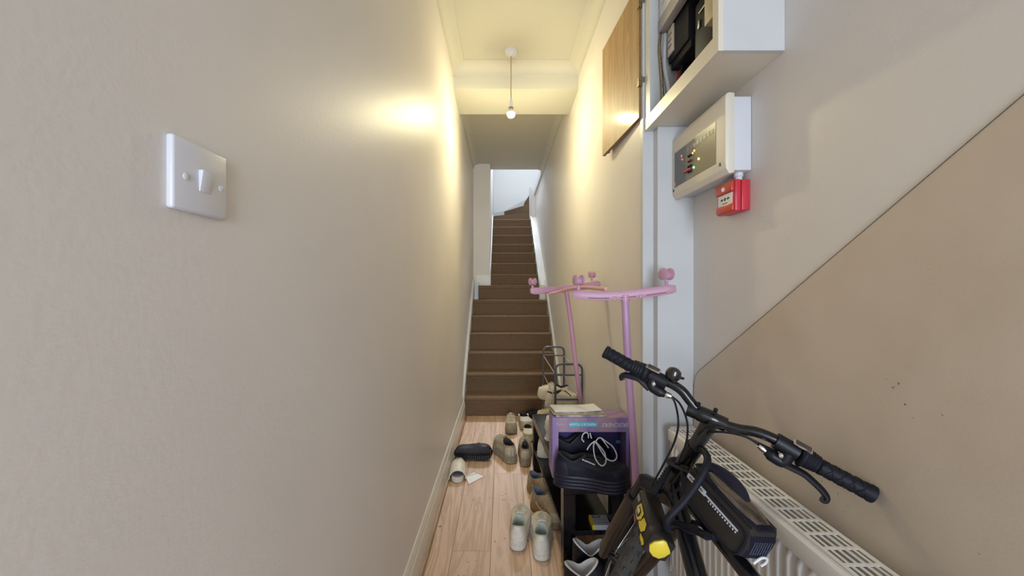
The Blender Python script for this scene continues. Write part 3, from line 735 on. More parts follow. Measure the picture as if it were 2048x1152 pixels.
def make_shoe(name, label, loc, rz, L=.285, W=.105, sole=.032, hh=.10, hm=.080, hf=.105, c_up='paper', c_sole='paper', c_in='ink', c_lace='paper', c_ins=None,
              laces=5, lug=0., rot=None, over=None, tongue=True, group=None, strap=False, o0=.04, o1=.50, ow=.30, cat='shoe', toe=(.12, .5), swoosh=None, outsole=None, th=.046, layers=0):
    g = thing(name, label, cat, loc, rz, group or 'shoes left in the hallway', rot)
    def S(s, sd, t, off=0.):
        x0_, y0_ = sd*fw(s)*W/2, s*L
        yt = (o0+(o1-o0)*s)*L; xt = sd*ow*W*math.sqrt(max(0, 1-(2*s-1)**2))
        zt_ = (hh*(1-s*2)+hm*(s*2) if s < .5 else hm*(2-2*s)+hf*(2*s-1)) + sole*.6
        k = max(0, min(1, (s-.35)/.5)); k = k*k*(3-2*k)
        a1, b1 = .22*(1-k)+toe[0]*k, .55*(1-k)+toe[1]*k
        zb = sole+.014*max(0, (s-.78)/.22)**2
        b1 = .55*(1-k)+min(.9, th/(zt_-zb))*k
        if t < .4:
            q = t/.4; a = a1*(1-math.cos(q*PI/2)); b = b1*math.sin(q*PI/2)
        else:
            q = (t-.4)/.6; a = a1+(1-a1)*q; b = b1+(1-b1)*(q+.10*math.sin(q*PI)*k)
        v = Vector((x0_+(xt-x0_)*a, y0_+(yt-y0_)*a, zb+(zt_-zb)*b))
        if off:
            c = Vector((0, min(max(v.y, .12*L), .85*L), v.z*.55)); v = v+(v-c).normalized()*off
        return v
    TS = [0, .1, .2, .3, .4, .55, .7, .85, .95, 1]
    up = B().loft([[S(s, sd, t) for s, sd in LOOP] for t in TS], cap=False)
    up.ob('upper', c_up, g, smooth=60, world=False)
    # lining: rolls over the rim and drops to the insole
    li = []
    for q, dz in ((0, 0), (.10, .004), (.22, -.004), (.26, -.03), (.28, -.9)):
        ring_ = []
        for s, sd in LOOP:
            v = S(s, sd, 1.0); c = Vector((0, (o0+o1)/2*L, v.z))
            p = v.lerp(c, q); p.z = v.z+dz if dz > -.5 else sole+.012
            ring_.append(p)
        li.append(ring_)
    lb = B().loft(li, cap=False); lb.ob('lining', c_in, g, smooth=60, world=False)
    B().loft([[p+Vector((0, 0, dz)) for p in li[-1]] for dz in (-.003, .0008)]).ob('insole', c_ins or c_in, g, smooth=0, world=False)
    # sole
    def SO(s, sd, k, z, i=0):
        lump = 1+lug*(.5+.5*math.sin(i*PI*.9)) if lug else 1
        yy = L/2+(s*L-L/2)*(1+(k-1)*.5)
        return Vector((sd*fw(s)*W/2*k*lump, yy, z+.014*max(0, (s-.78)/.22)**2))
    lv = [(.93, 0), (1.02, .003), (1.07, sole*.35), (1.05, sole*.5), (1.08, sole*.75), (1.02, sole*1.12), (.95, sole*1.14)]
    if layers:
        lv = [(.93, 0), (1.03, .003)]
        for q in range(layers):
            z0_ = sole*(.06+1.0*q/layers); dz_ = sole/layers; lv += [(1.10-.02*q, z0_+dz_*.25), (1.10-.02*q, z0_+dz_*.75), (1.045-.02*q, z0_+dz_*.97)]
        lv += [(1.0, sole*1.12), (.95, sole*1.14)]
    B().loft([[SO(s, sd, k, z, i) for i, (s, sd) in enumerate(LOOP)] for k, z in lv]).ob('sole', c_sole, g, smooth=50, world=False)
    if outsole:
        B().loft([[SO(s, sd, k, z) for s, sd in LOOP] for k, z in ((.95, -.0005), (1.06, .0015), (1.085, .009), (1.0, .0095))]).ob('outsole', outsole, g, smooth=50, world=False)
    if tongue:
        a = S(1, 1, .80); b = S(1, 1, 1.0); c = b+Vector((0, -.002, .012))
        B().loft([[p+Vector((-w_, 0, 0)), p+Vector((-w_*.6, 0, .004)), p+Vector((w_*.6, 0, .004)), p+Vector((w_, 0, 0)), p+Vector((w_*.6, .003, -.003)), p+Vector((-w_*.6, .003, -.003))]
                  for p, w_ in ((a, W*.13), (b, W*.15), (c, W*.13))]).ob('tongue', c_up, g, smooth=50, world=False)
    for i in range(laces):
        t = .50+.46*i/max(1, laces-1)
        sL = .80
        p0, p2 = S(sL, -1, t), S(sL, 1, t); p1 = S(1, 1, t)+Vector((0, 0, .004))
        z_ = max(p0.z, p2.z)
        k_ = .62
        p0 = p1.lerp(p0, k_); p2 = p1.lerp(p2, k_)
        B().tube(spline([p0+Vector((0, 0, .002)), p1+Vector((0, .002*(i % 2), .001)), p2+Vector((0, .006, .002))], 3), .0028, 6).ob('lace', c_lace, g, world=False)
    if laces > 3:
        p = S(1, 1, .97)+Vector((0, 0, .008))
        for sd in (-1, 1):
            B().tube(spline([p, p+Vector((sd*.022, .012, .006)), p+Vector((sd*.034, .035, -.010)), p+Vector((sd*.016, .030, -.008)), p+Vector((sd*.004, .004, .0))], 4), .0024, 6).ob('lace_bow', c_lace, g, world=False)
    if over:
        def patch(s0, s1, t0, t1, nm, m, both=True):
            ns, ntt = 7, 5
            for sd in ((1, -1) if both else (1,)):
                b = B(); V = []
                for off in (.0016, -.002):
                    for i in range(ns):
                        for j in range(ntt): V.append(S(s0+(s1-s0)*i/(ns-1), sd, t0+(t1-t0)*j/(ntt-1), off))
                Fc = []; N = ns*ntt
                for i in range(ns-1):
                    for j in range(ntt-1):
                        q = [i*ntt+j, (i+1)*ntt+j, (i+1)*ntt+j+1, i*ntt+j+1]; Fc.append(q); Fc.append([x+N for x in q[::-1]])
                rim = [i*ntt for i in range(ns)]+[(ns-1)*ntt+j for j in range(1, ntt)]+[i*ntt+ntt-1 for i in range(ns-2, -1, -1)]+[j for j in range(ntt-2, 0, -1)]
                for a in range(len(rim)):
                    c, e = rim[a], rim[(a+1) % len(rim)]; Fc.append((c, e, e+N, c+N))
                b.verts(V, Fc).ob(nm, m, g, smooth=50, world=False)
        for a in over: patch(*a)
    if strap:
        pts_ = [S(.45, 1, .9), S(.25, 1, 1.0)+Vector((.006, 0, .0)), Vector((0, -.005, hh*.95)), S(.25, -1, 1.0)+Vector((-.006, 0, 0)), S(.45, -1, .9)]
        B().tube(spline(pts_, 6), .008, 8, flat=.45).ob('heel_strap', c_up, g, world=False)
    if swoosh:
        pts_ = [S(.30, swoosh[1], .30, .003), S(.40, swoosh[1], .12, .003), S(.55, swoosh[1], .16, .003), S(.75, swoosh[1], .45, .003)]
        B().tube(spline(pts_, 5), [.003]+[.006]*6+[.005]*5+[.0035]*3+[.001], 8, flat=.5).ob('side_flash', swoosh[0], g, world=False)
    return g, S

beige = mat('beige_suede', (.42, .345, .245), .8, noise=(50, .2), bump=(200, .3, .001))
beige2 = mat('cream_mesh', (.56, .49, .37), .75, noise=(60, .15), bump=(300, .3, .001))
beige_sole = mat('dusty_beige_sole', (.36, .30, .215), .75, noise=(40, .3))
cream = mat('cream_foam', (.62, .55, .42), .6, noise=(30, .1))
tan = mat('tan_nubuck', (.36, .255, .155), .75, noise=(30, .25), bump=(200, .2, .001))
tan2 = mat('pale_tan_leather', (.52, .43, .28), .6, noise=(30, .15))
shoe_white = mat('off_white_leather', (.76, .69, .58), .5, noise=(40, .1), bump=(120, .1, .001))
shoe_sole = mat('worn_white_rubber', (.70, .64, .55), .6, noise=(30, .15))
gum = mat('grey_gum_sole', (.33, .28, .21), .6)
blue_in = mat('blue_grey_lining', (.13, .155, .20), .8)
teal_in = mat('pale_green_lining', (.48, .52, .46), .8)
navy = mat('navy_black_knit', (.006, .006, .018), .6, spec=.3, noise=(80, .3), bump=(250, .3, .001))
navy_sole = mat('navy_black_rubber', (.009, .009, .024), .45, spec=.4)
blk = mat('black_leather', (.008, .007, .009), .45, spec=.4, bump=(150, .2, .001))

# 1 black lug-soled shoe tipped on its side, sole to the camera
ms, S_ = make_shoe('lug_sole_shoe', 'black lug-soled shoe tipped on its side by the skirting, sole showing', (XL+.018+.012, 2.835, .056), 0, L=.285, W=.108, sole=.03, c_up=blk, c_sole=blk, c_in=M['ink'], c_lace=M['brass'], laces=4,
                   rot=Matrix(((0, 1, 0), (0, 0, -1), (-1, 0, 0))).to_euler() if False else (0, 0, 0))
# local +Y (toe) -> world +X ; local +Z (up) -> world +Y ; local +X -> world +Z
mtx = Matrix(((0, 1, 0), (0, 0, 1), (1, 0, 0)))
ms.rotation_euler = mtx.to_euler(); WM[ms] = Matrix.LocRotScale(ms.location, ms.rotation_euler, None)
lg = B()
for i in range(17):
    s = .05+.90*i/16; wd = fw(s)*.108/2
    for sd in (-1, 1):
        lg.box((sd*wd*.22, s*.285-.0055, -.006), (sd*wd*1.0, s*.285+.0055, .002), .001, 1, Matrix.Rotation(0, 4, 'Z'))
lg.ob('lug_tread', mat('paler_lug_rubber', (.030, .027, .034), .6), ms, smooth=0, world=False)['kind'] = 'stuff'  # tread blocks paler than the sole so they stand out

# 2 white slide
def make_slide(loc, rz):
    g = thing('slide_sandal', 'white slide sandal with its heel to the room beside the skirting', 'sandal', loc, rz)
    L, W = .265, .108
    lv = [(.92, 0), (1.0, .004), (1.0, .030), (.96, .036)]
    def SO(s, sd, k, z): return Vector((sd*max(fw(s), .0)*W/2*k*(1.12 if s < .4 else 1), L/2+(s-.5)*L*(1+(k-1)*.5), z))
    sl = B().loft([[SO(s, sd, k, z) for s, sd in LOOP] for k, z in lv]); sl.ob('sole', shoe_sole, g, smooth=50, world=False)
    B().loft([[SO(s, sd, k, z) for s, sd in LOOP] for k, z in ((.86, .0355), (.86, .038), (.80, .0385))]).ob('footbed', mat('lilac_grey_footbed', (.27, .24, .30), .8), g, smooth=50, world=False)
    rings = []
    for i in range(9):
        a = PI*i/8
        x_ = -math.cos(a)*(W/2+.004); z_ = .012+math.sin(a)**.75*.078
        rings.append((x_, z_))
    V = []; b = B()
    for off in (0, .006):
        for yq, kz in ((.030, .80), (.11, 1.0), (.19, .88), (.258, .52)):
            for x_, z_ in rings:
                V.append((x_*(1-off/(W/2))*(1.06 if yq < .1 else 1.04 if yq < .19 else .96 if yq < .25 else .70), yq, max(.012, .012+(z_-.012)*kz-off*(1 if z_ > .02 else 0))))
    nr = len(rings); N = nr*4; Fc = []
    for i in range(3):
        for j in range(nr-1):
            q = [i*nr+j, i*nr+j+1, (i+1)*nr+j+1, (i+1)*nr+j]; Fc.append(q); Fc.append([x+N for x in q[::-1]])
    rim = [j for j in range(nr)]+[i*nr+nr-1 for i in range(1, 4)]+[3*nr+j for j in range(nr-2, -1, -1)]+[i*nr for i in range(2, 0, -1)]
    for a in range(len(rim)):
        c, e = rim[a], rim[(a+1) % len(rim)]; Fc.append((c, e, e+N, c+N))
    b.verts(V, Fc).ob('strap', shoe_white, g, smooth=60, world=False)
    lgx = [[(-.030, .185, .083), (-.026, .165, .090), (-.014, .160, .093), (.012, .172, .0915), (.032, .190, .082)], [(-.018, .200, .084), (-.012, .176, .092), (-.004, .196, .087), (.002, .176, .092)], [(.008, .196, .086), (.018, .198, .083), (.010, .182, .089), (.022, .184, .0865)]]
    for q in lgx: B().tube(spline([(x_, y_, z_-.001) for x_, y_, z_ in q], 4), .0016, 5).ob('strap_emblem', 'greyink', g, world=False)
    return g
make_slide(P(914, 968, 1.31*F/(968-CY))*1.0, math.radians(4))
for o in [o for o in COL.objects if o.name == 'slide_sandal']:
    o.location = (-.300, 2.515, 0)

# white card with a red border on the floor
cd = thing('red_bordered_card', 'white card with a thin red border lying beside the slide sandal', 'card', (-.14, 2.60, .0015))
cpts = [P(930, 953, 1.31*F/(953-CY)), P(948, 944, 1.31*F/(944-CY)), P(970, 953, 1.31*F/(953-CY)), P(937, 970, 1.31*F/(970-CY))]
for p in cpts: p.z = .0006
B().prism(cpts, (0, 0, .0008)).ob('red_border', 'redink', cd, smooth=0)
c0 = sum(cpts, Vector())/4
B().prism([c0+(p-c0)*.93+Vector((0, 0, .0009)) for p in cpts], (0, 0, .0003)).ob('printed_face', 'paper', cd, smooth=0)
a_, b_ = cpts[0].lerp(cpts[1], .35), cpts[3].lerp(cpts[2], .35)
e_ = cpts[0].lerp(cpts[1], .5); f_ = cpts[3].lerp(cpts[2], 0.0)
q0, q1 = cpts[0].lerp(cpts[3], .06), cpts[1].lerp(cpts[2], .30)
B().tube([q0.lerp(q1, .04)+Vector((0, 0, .0012)), cpts[1].lerp(cpts[2], .30)*.97+c0*.03+Vector((0, 0, .0012))], .0012, 4).ob('printed_line', 'ink', cd)

def floorpt(px, py): return P(px, py, H*F/(py-CY))
# 3-4 chunky beige pair, heels to the camera
ov = [(0, .16, .0, .75, 'heel_counter', beige2), (.84, 1.0, .0, .35, 'toe_cap', beige2), (.3, .62, .0, .45, 'side_panel', beige2)]
make_shoe('chunky_sneaker', 'big chunky beige sneaker with a lumpy sole, left of its twin, heel to the room', (.082, 2.79, 0), math.radians(22), L=.30, W=.128, sole=.058, hh=.095, hm=.085, hf=.105, layers=3, c_up=beige, c_sole=beige_sole, c_in=mat('dark_lining', (.05, .04, .04), .9), c_lace=beige2, laces=5, lug=.08, over=ov, ow=.30)
make_shoe('chunky_sneaker', 'chunky beige sneaker touching the bench leg, heel to the room', (.170, 2.74, 0), math.radians(-3), L=.30, W=.10, sole=.058, hh=.09, hm=.078, hf=.10, layers=3, c_up=beige, c_sole=beige_sole, c_in=mat('dark_lining', (.05, .04, .04), .9), c_lace=beige2, laces=5, lug=.12, over=ov, ow=.29)
# 5 cream laced sneaker, toe to the camera, behind them
make_shoe('laced_sneaker', 'cream laced sneaker with its toe to the room, at the stair foot', (.075, 3.62, 0), math.radians(182), L=.29, W=.105, sole=.045, hh=.095, hm=.08, hf=.115, c_up=beige2, c_sole=beige_sole, c_in=M['ink'], c_lace=beige2, laces=6, over=[(.84, 1.0, 0, .4, 'toe_cap', beige)])
# 6 7 cream clogs
make_shoe('foam_clog', 'cream foam clog with a dark opening beside the far end of the bench', (.20, 3.70, .0), math.radians(188), L=.265, W=.12, sole=.04, hh=.065, hm=.05, hf=.062, c_up=cream, c_sole=cream, c_in=M['ink'], laces=0, tongue=False, strap=True, o0=.06, o1=.50, ow=.34, toe=(.08, .62), cat='clog')
make_shoe('foam_clog', 'cream foam clog half hidden behind the bench leg and chunky sneakers', (.228, 3.41, .0), math.radians(182), L=.24, W=.11, sole=.035, hh=.055, hm=.045, hf=.055, c_up=cream, c_sole=cream, c_in=M['ink'], laces=0, tongue=False, o0=.06, o1=.48, ow=.32, toe=(.08, .62), cat='clog')
# 8 sneaker on the bench shelf
make_shoe('shelf_sneaker', 'grey white sneaker lying across the far end of the bench shelf', (.240, 2.53, .1735), math.radians(-84), L=.255, W=.10, sole=.035, hh=.10, c_up=beige2, c_sole=shoe_sole, c_in=M['ink'], laces=3, over=[(0, .14, 0, .7, 'heel_counter', shoe_white)])
# 9 10 tan pair along the bench
ov2 = [(.80, 1.0, .0, .36, 'toe_cap', tan2), (0, .12, 0, .7, 'heel_counter', tan2)]
make_shoe('tan_sneaker', 'tan sneaker beside the bench, behind its nearer twin', (.178, 2.455, 0), math.radians(213), L=.285, W=.104, sole=.034, hh=.10, c_up=tan, c_sole=tan, c_in=blue_in, c_lace=tan2, laces=5, over=ov2, swoosh=(tan2, 1))
make_shoe('tan_sneaker', 'tan sneaker beside the bench, just behind the white pair', (.186, 2.262, 0), math.radians(213), L=.28, W=.106, sole=.034, hh=.10, c_up=tan, c_sole=tan, c_in=blue_in, c_lace=tan2, laces=5, over=ov2, swoosh=(tan2, 1))
# 11 12 white pair, heels to the camera
ov3 = [(0, .15, .05, .62, 'heel_counter', shoe_white), (.82, 1.0, 0, .36, 'toe_cap', shoe_white), (.30, .60, 0, .4, 'side_panel', shoe_white)]
make_shoe('white_sneaker', 'off-white sneaker on the floor, left of its twin, blue insole showing', (.074, 1.865, 0), math.radians(-9), L=.25, W=.110, sole=.044, hh=.088, hm=.062, hf=.085, layers=2, c_up=shoe_white, c_sole=shoe_sole, c_in=teal_in, c_ins=blue_in, c_lace=shoe_white, laces=5, over=ov3, outsole=gum, ow=.32)
make_shoe('white_sneaker', 'off-white sneaker on the floor next to the bench, nearest of all', (.188, 1.795, 0), math.radians(-6), L=.25, W=.110, sole=.044, hh=.088, hm=.062, hf=.085, layers=2, c_up=shoe_white, c_sole=shoe_sole, c_in=teal_in, c_ins=blue_in, c_lace=shoe_white, laces=5, over=ov3, outsole=gum, ow=.32)
# 13 14 big dark pair on the near end of the bench
ov4 = [(0, .18, .0, .6, 'heel_counter', navy_sole), (.80, 1.0, 0, .42, 'toe_cap', navy_sole)]
spk = mat('speckled_lace', (.72, .72, .74), .6, noise=(300, .4))
sA, SA = make_shoe('dark_trainer', 'big navy-black trainer with white laces and lettering on the bench end', (.246, 1.742, BT+.0035), math.radians(-100), L=.33, W=.122, sole=.058, hh=.115, hm=.085, hf=.112, o1=.44, th=.042, layers=4, c_up=navy, c_sole=navy_sole, c_in=M['ink'], c_lace=navy, laces=3, lug=.05, over=ov4, ow=.3)
WMA = WM[sA]
make_shoe('dark_trainer', 'navy-black trainer behind its twin, in the mouth of the shoe box', (.252, 1.862, BT+.0045), math.radians(-88), L=.29, W=.098, sole=.062, hh=.13, hm=.10, hf=.15, layers=4, c_up=navy, c_sole=navy_sole, c_in=M['ink'], c_lace=navy, laces=3, lug=.05, ow=.28)
def onA(px, py, d): return P(px, py, d)
for path in ([(1190, 884), (1187, 893), (1190, 915), (1199, 929), (1207, 931), (1212, 922), (1209, 905), (1200, 893), (1192, 884)],
             [(1191, 884), (1196, 877), (1202, 876), (1212, 883), (1225, 893), (1233, 908), (1232, 918), (1224, 922), (1213, 917), (1203, 903), (1195, 890), (1191, 884)],
             [(1190, 882), (1180, 890), (1174, 900)], [(1168, 884), (1164, 878), (1166, 869), (1172, 865), (1176, 868), (1177, 876)], [(1180, 866), (1183, 877)], [(1203, 877), (1210, 886), (1217, 896)]):
    pts_ = [onA(a, b, 1.70-.022*min(1, max(0, (b-866)/50))-.028*(1 if b > 905 else .4)) for a, b in path]
    B().tube(spline(pts_, 4), .0029, 6).ob('white_lace', spk, sA)
text('BALENCIAGA', P(1164, 920, 1.646), P(1190, 931, 1.639)-P(1164, 920, 1.646), (0, -.3, 1), .0098, 'whiteink', sA, bold=.0002)
# 15 16 black slip boots with white lining, under the near end of the bench
wl = mat('white_fleece_lining', (.72, .69, .68), .8, bump=(200, .5, .002))
make_shoe('slip_boot', 'black slip-on boot with white lining at the very front, before the bench', (.262, 1.592, 0), math.radians(-88), L=.205, W=.095, sole=.03, hh=.125, hm=.085, hf=.135, c_up=blk, c_sole=blk, c_in=wl, laces=0, tongue=False, o0=.01, o1=.72, ow=.43, cat='boot')
make_shoe('slip_boot', 'black slip-on boot with white lining between its twin and the bench end', (.320, 1.710, 0), math.radians(-90), L=.205, W=.092, sole=.03, hh=.145, hm=.09, hf=.14, c_up=blk, c_sole=blk, c_in=wl, laces=0, tongue=False, o0=.01, o1=.72, ow=.43, cat='boot')

# ------------------------------------------------------------------ wire shoe rack
wr = thing('wire_shoe_rack', 'narrow grey metal shoe rack between the bench and the stairs', 'shoe rack', (.50, 3.2, 0))
rxa, rxb, ry_a, ry_b, rtop = .398, .598, 2.80, 3.62, .742
for yq in (ry_a, ry_b):
    r = .045; pts_ = [(rxa, yq, .002), (rxa, yq, rtop-r)]
    for i in range(1, 7): a = PI/2*i/6; pts_.append((rxa+r-r*math.cos(a), yq, rtop-r+r*math.sin(a)))
    for i in range(1, 7): a = PI/2*i/6; pts_.append((rxb-r+r*math.sin(a), yq, rtop-r+r*math.cos(a)))
    pts_.append((rxb, yq, .002))
    e = B().tube(pts_, .0085, 10).ob('end_frame', 'wire_grey', wr)
    for z in (.660, .478, .355, .185): B().tube([(rxa, yq, z), (rxb, yq, z)], .0065, 8).ob('cross_bar', 'wire_grey', e)
for z in (.660, .478, .355, .185):
    for x in (rxa+.004, rxb-.004): B().tube([(x, ry_a, z), (x, ry_b, z-.006)], .0042, 8).ob('shelf_rod', 'shelf_wire', wr)
    if z < .4:
        for x in (.45, .50, .55): B().tube([(x, ry_a, z), (x, ry_b, z-.006)], .003, 6).ob('shelf_rod', 'shelf_wire', wr)
def rack_shoe(lab, x, y, z, rz, c=shoe_white, L=.27):
    make_shoe('rack_sneaker', lab, (x, y, z), math.radians(rz), L=L, W=.10, sole=.038, hh=.10, c_up=c, c_sole=shoe_sole, c_in=M['ink'], c_lace=c, laces=5, over=[(0, .14, 0, .6, 'heel_counter', shoe_white), (.84, 1, 0, .4, 'toe_cap', shoe_white)])
rack_shoe('dirty white sneaker sticking out of the rack toward the stairs, on the upper shelf', .575, 3.18, .3615, 80)
rack_shoe('white sneaker just behind the near rack frame on the upper shelf', .345, 2.98, .3615, -78)
rack_shoe('cream sneaker below the white ones on the rack, left part', .59, 3.10, .192, 84, beige2, .30)
rack_shoe('white sneaker with tan patches below the near rack bar', .345, 2.92, .192, -84, beige2)
# black lace on the upper shoe
lc = B().tube(spline([P(1129, 781, 2.93), P(1133, 784, 2.92), P(1138, 788, 2.91), P(1142, 793, 2.90)], 4), .004, 6).ob('loose_lace', 'ink', None)
tag(lc, 'loose black lace lying over the sneaker on the rack', 'lace')
# fluffy black slipper on the floor below
fs = thing('fluffy_slipper', 'fluffy black slipper against the bottom stair by the rack', 'slipper', (.315, 3.75, 0))
b = B(); rnd = random.Random(3)
b.loft([[(.315+math.cos(a*PI/8)*.10*k, 3.75+math.sin(a*PI/8)*.062*k, z) for a in range(16)] for k, z in ((.9, .001), (1, .02), (.95, .05), (.7, .075), (.3, .085))])
b.ob('body', mat('black_plush', (.012, .011, .012), .95), fs, smooth=60)
b = B()
for i in range(420):
    a = rnd.random()*2*PI; k = rnd.random()**.5; z = .02+.065*(1-k*k)
    p = Vector((.315+math.cos(a)*.10*k, 3.75+math.sin(a)*.062*k, z)); d = Vector((math.cos(a)*k+rnd.uniform(-.5, .5), math.sin(a)*k+rnd.uniform(-.5, .5), .5+rnd.random()*.6)).normalized()*rnd.uniform(.018, .036)
    sdv = d.cross(Vector((0, 0, 1))).normalized()*.003
    b.verts([p-sdv, p+sdv, p+d], [(0, 1, 2)])
fz = b.ob('fluff', M['ink'], fs, smooth=0); fz['kind'] = 'stuff'

# ------------------------------------------------------------------ bicycle
bike = thing('bicycle', 'black bicycle leaning on the wall over the radiator, handlebar turned', 'bicycle', (.46, .80, 0))
def dbar(px): t = (px-1208)/(1750-1208); return 1/((1-t)/1.10+t/.804)
def Bp(px, py, dz=0.): return P(px, py, dbar(px)+dz)
barp = [Bp(1262, 733), Bp(1300, 750), Bp(1335, 764), Bp(1362, 780), Bp(1381, 803), Bp(1400, 824), Bp(1424, 838), Bp(1450, 850), Bp(1480, 859), Bp(1512, 864), Bp(1548, 878), Bp(1580, 897), Bp(1620, 922)]
B().tube(spline(barp, 5), .0128, 14).ob('handlebar', 'blackpaint', bike)
B().tube(spline([Bp(1374, 817), Bp(1400, 827), Bp(1425, 838), Bp(1452, 850)], 4), [.0185]*4+[.0205]*5+[.0185]*4, 14).ob('bar_clamp', 'blackpaint', bike)
for p in (Bp(1396, 812, -.012), Bp(1430, 824, -.012)):
    B().lathe([(.005, 0), (.005, .010), (.002, .012), (.0, .012)], p, (0, -.4, .9), 10).ob('clamp_bolt', 'blackplastic', bike)
def grip(p_in, p_out, nm='grip'):
    a, b_ = Vector(p_in), Vector(p_out); dr_ = (b_-a); pts_, rs = [], []
    for i in range(15):
        t = i/14; pts_.append(a+dr_*t); rs.append(.0165+.0012*(i % 2)+(.002 if i >= 13 else 0))
    g_ = B().tube(pts_, rs, 16).ob(nm, 'rubber', bike)
    ax = dr_.normalized(); u = ax.orthogonal().normalized(); v = ax.cross(u)
    for sgn in (1, -1):
        for k in range(3):
            q = [a+dr_*(i/24)+(u*math.cos(sgn*i*.45+k*2.1)+v*math.sin(sgn*i*.45+k*2.1))*.0172 for i in range(25)]
            B().tube(q, .0014, 5).ob('grip_ridge', 'rubber', g_)
grip(Bp(1263, 733), Bp(1210, 703)); grip(Bp(1638, 932), Bp(1748, 990))
def twist(pa, pb, pc):
    """twist shifter: barrel between pa (inner) and pb (outer)"""
    a, b_ = Vector(pa), Vector(pb)
    rs = [.019, .025, .027, .027, .024, .0225, .0235, .0215, .0225, .0205, .0215, .0195, .0205, .018]
    s_ = B().tube([a.lerp(b_, i/13) for i in range(14)], rs, 20).ob('twist_shifter', 'rubber', bike)
    ax = (b_-a).normalized(); vw = (Vector((0, 0, H))-a).normalized(); up = (Vector((0, 0, 1))-ax*ax.z).normalized()
    n_ = (up*.9+(vw-ax*vw.dot(ax)).normalized()*.5).normalized(); sd = ax.cross(n_)
    c = a-ax*.004+n_*.0225
    q = [c-ax*.020-sd*.008, c-ax*.020+sd*.008, c+ax*.018+sd*.009, c+ax*.018-sd*.009]
    B().prism(q, n_*.0055).bevel(.0015).ob('gear_window', 'chrome', s_)
    B().prism([p+n_*.0045+((c-p)*.18) for p in q], n_*.0026).bevel(.001).ob('gear_scale', mat('smoked_window', (.07, .06, .05), .15), s_)
    B().tube([a-ax*.050, a-ax*.003], .0195, 18).ob('shifter_clamp', 'blackplastic', s_)
twist(Bp(1298, 749), Bp(1264, 732), None); twist(Bp(1598, 908), Bp(1636, 930), None)
def lever(pts2, perch, barrel, bolt, dz):
    lv_ = B().tube(spline(pts2, 5), None or [.0095 if i < 4 else .0088 + .0022*i/30 for i in range((len(pts2)-1)*5+1)], 10, flat=.75).ob('brake_lever', 'blackplastic', bike)
    B().tube(spline(perch, 4), [.0145]*(len(perch)*4-5)+[.011, .009], 12).ob('lever_perch', 'blackplastic', lv_)
    a, b_ = barrel
    B().tube([a, a.lerp(b_, .5), b_], [.0075, .0085, .006], 12).ob('barrel_adjuster', 'chrome', lv_)
    B().lathe([(.0058, 0), (.0058, .004), (.003, .006), (.0, .006)], bolt, (-.1, -.9, .35), 12).ob('pivot_bolt', 'steel', lv_)
dL = -.006
lever([Bp(1245, 760, dL), Bp(1243, 754, dL), Bp(1249, 750, dL), Bp(1265, 753, dL), Bp(1279, 758, dL), Bp(1290, 768, dL), Bp(1300, 777, dL)],
      [Bp(1306, 757, dL), Bp(1304, 772, dL), Bp(1314, 780, dL), Bp(1331, 789, dL)], (Bp(1330, 788, dL), Bp(1343, 793, dL)), Bp(1307, 768, dL-.013), dL)
lever([Bp(1643, 997, dL), Bp(1649, 1001, dL), Bp(1653, 995, dL), Bp(1645, 982, dL), Bp(1628, 965, dL), Bp(1608, 948, dL), Bp(1585, 936, dL), Bp(1562, 925, dL)],
      [Bp(1578, 905, dL), Bp(1566, 922, dL), Bp(1550, 915, dL), Bp(1531, 902, dL)], (Bp(1531, 902, dL), Bp(1517, 890, dL)), Bp(1561, 911, dL-.013), dL)
# bell
bc = Bp(1348, 746, -.002); bn = Vector((.35, -.25, .9)).normalized()
bell = B().lathe([(.0, -.004), (.0175, -.004), (.0195, .0), (.0195, .010), (.016, .019), (.008, .024), (.0, .025)], bc-bn*.010, bn, 20).ob('bell', mat('black_bell', (.02, .015, .012), .18, coat=.6), bike)
B().tube([bc-bn*.012, Bp(1350, 768)], .008, 10).ob('bell_bracket', 'blackplastic', bell)
B().tube([bc-bn*.012+Vector((.012, 0, 0)), bc-bn*.010+Vector((.030, -.004, -.006))], [.005, .003], 8).ob('bell_striker', 'blackplastic', bell)

C = Vector((.55, .95, 1.0)); C = Bp(1425, 838)
U = Vector((-.784, .464, .411)).normalized()
s_ = Vector((-.16, .49, -.855)); s_ = (s_-U*s_.dot(U)).normalized()
NF = s_.cross(U).normalized()                     # forward in the wheel plane
if NF.y < 0: NF = -NF
def St(k, u=0., n_=0.): return C+s_*k+U*u+NF*n_
st_ = B().tube([St(-.004), St(.05), St(.085), St(.11)], [.021, .019, .0185, .0195], 16).ob('stem', mat('dark_grey_stem', (.025, .023, .022), .3, coat=.2), bike)
B().tube([St(.105), St(.125)], .0225, 18).ob('headset_cup', 'blackpaint', bike)
B().tube([St(.12), St(.30)], .0215, 16).ob('head_tube', 'blackpaint', bike)
B().tube([St(.30), St(.318)], .025, 18).ob('headset_cup', 'blackpaint', bike)
fk = B().tube([St(.345, .066, .012), St(.335, .03, .008), St(.335, -.03, .008), St(.345, -.066, .012)], [.024, .027, .027, .024], 14).tube([St(.30), St(.345)], .02, 12).ob('fork_crown', 'blackpaint', bike)
AX = .805
for u in (.066, -.066):
    B().tube([St(.335, u, .012), St(.45, u, .016), St(.55, u, .020)], .0165, 14).ob('fork_stanchion', 'blackpaint', fk)
    B().tube([St(.43, u, .016), St(.50, u, .018), St(.66, u, .028), St(AX-.03, u*.95, .036), St(AX+.03, u*.9, .042)], [.0245, .0245, .0235, .022, .016], 14).ob('fork_leg', mat('brown_black_fork', (.020, .014, .012), .35, coat=.15), fk)
hubc = St(AX, 0, .040)
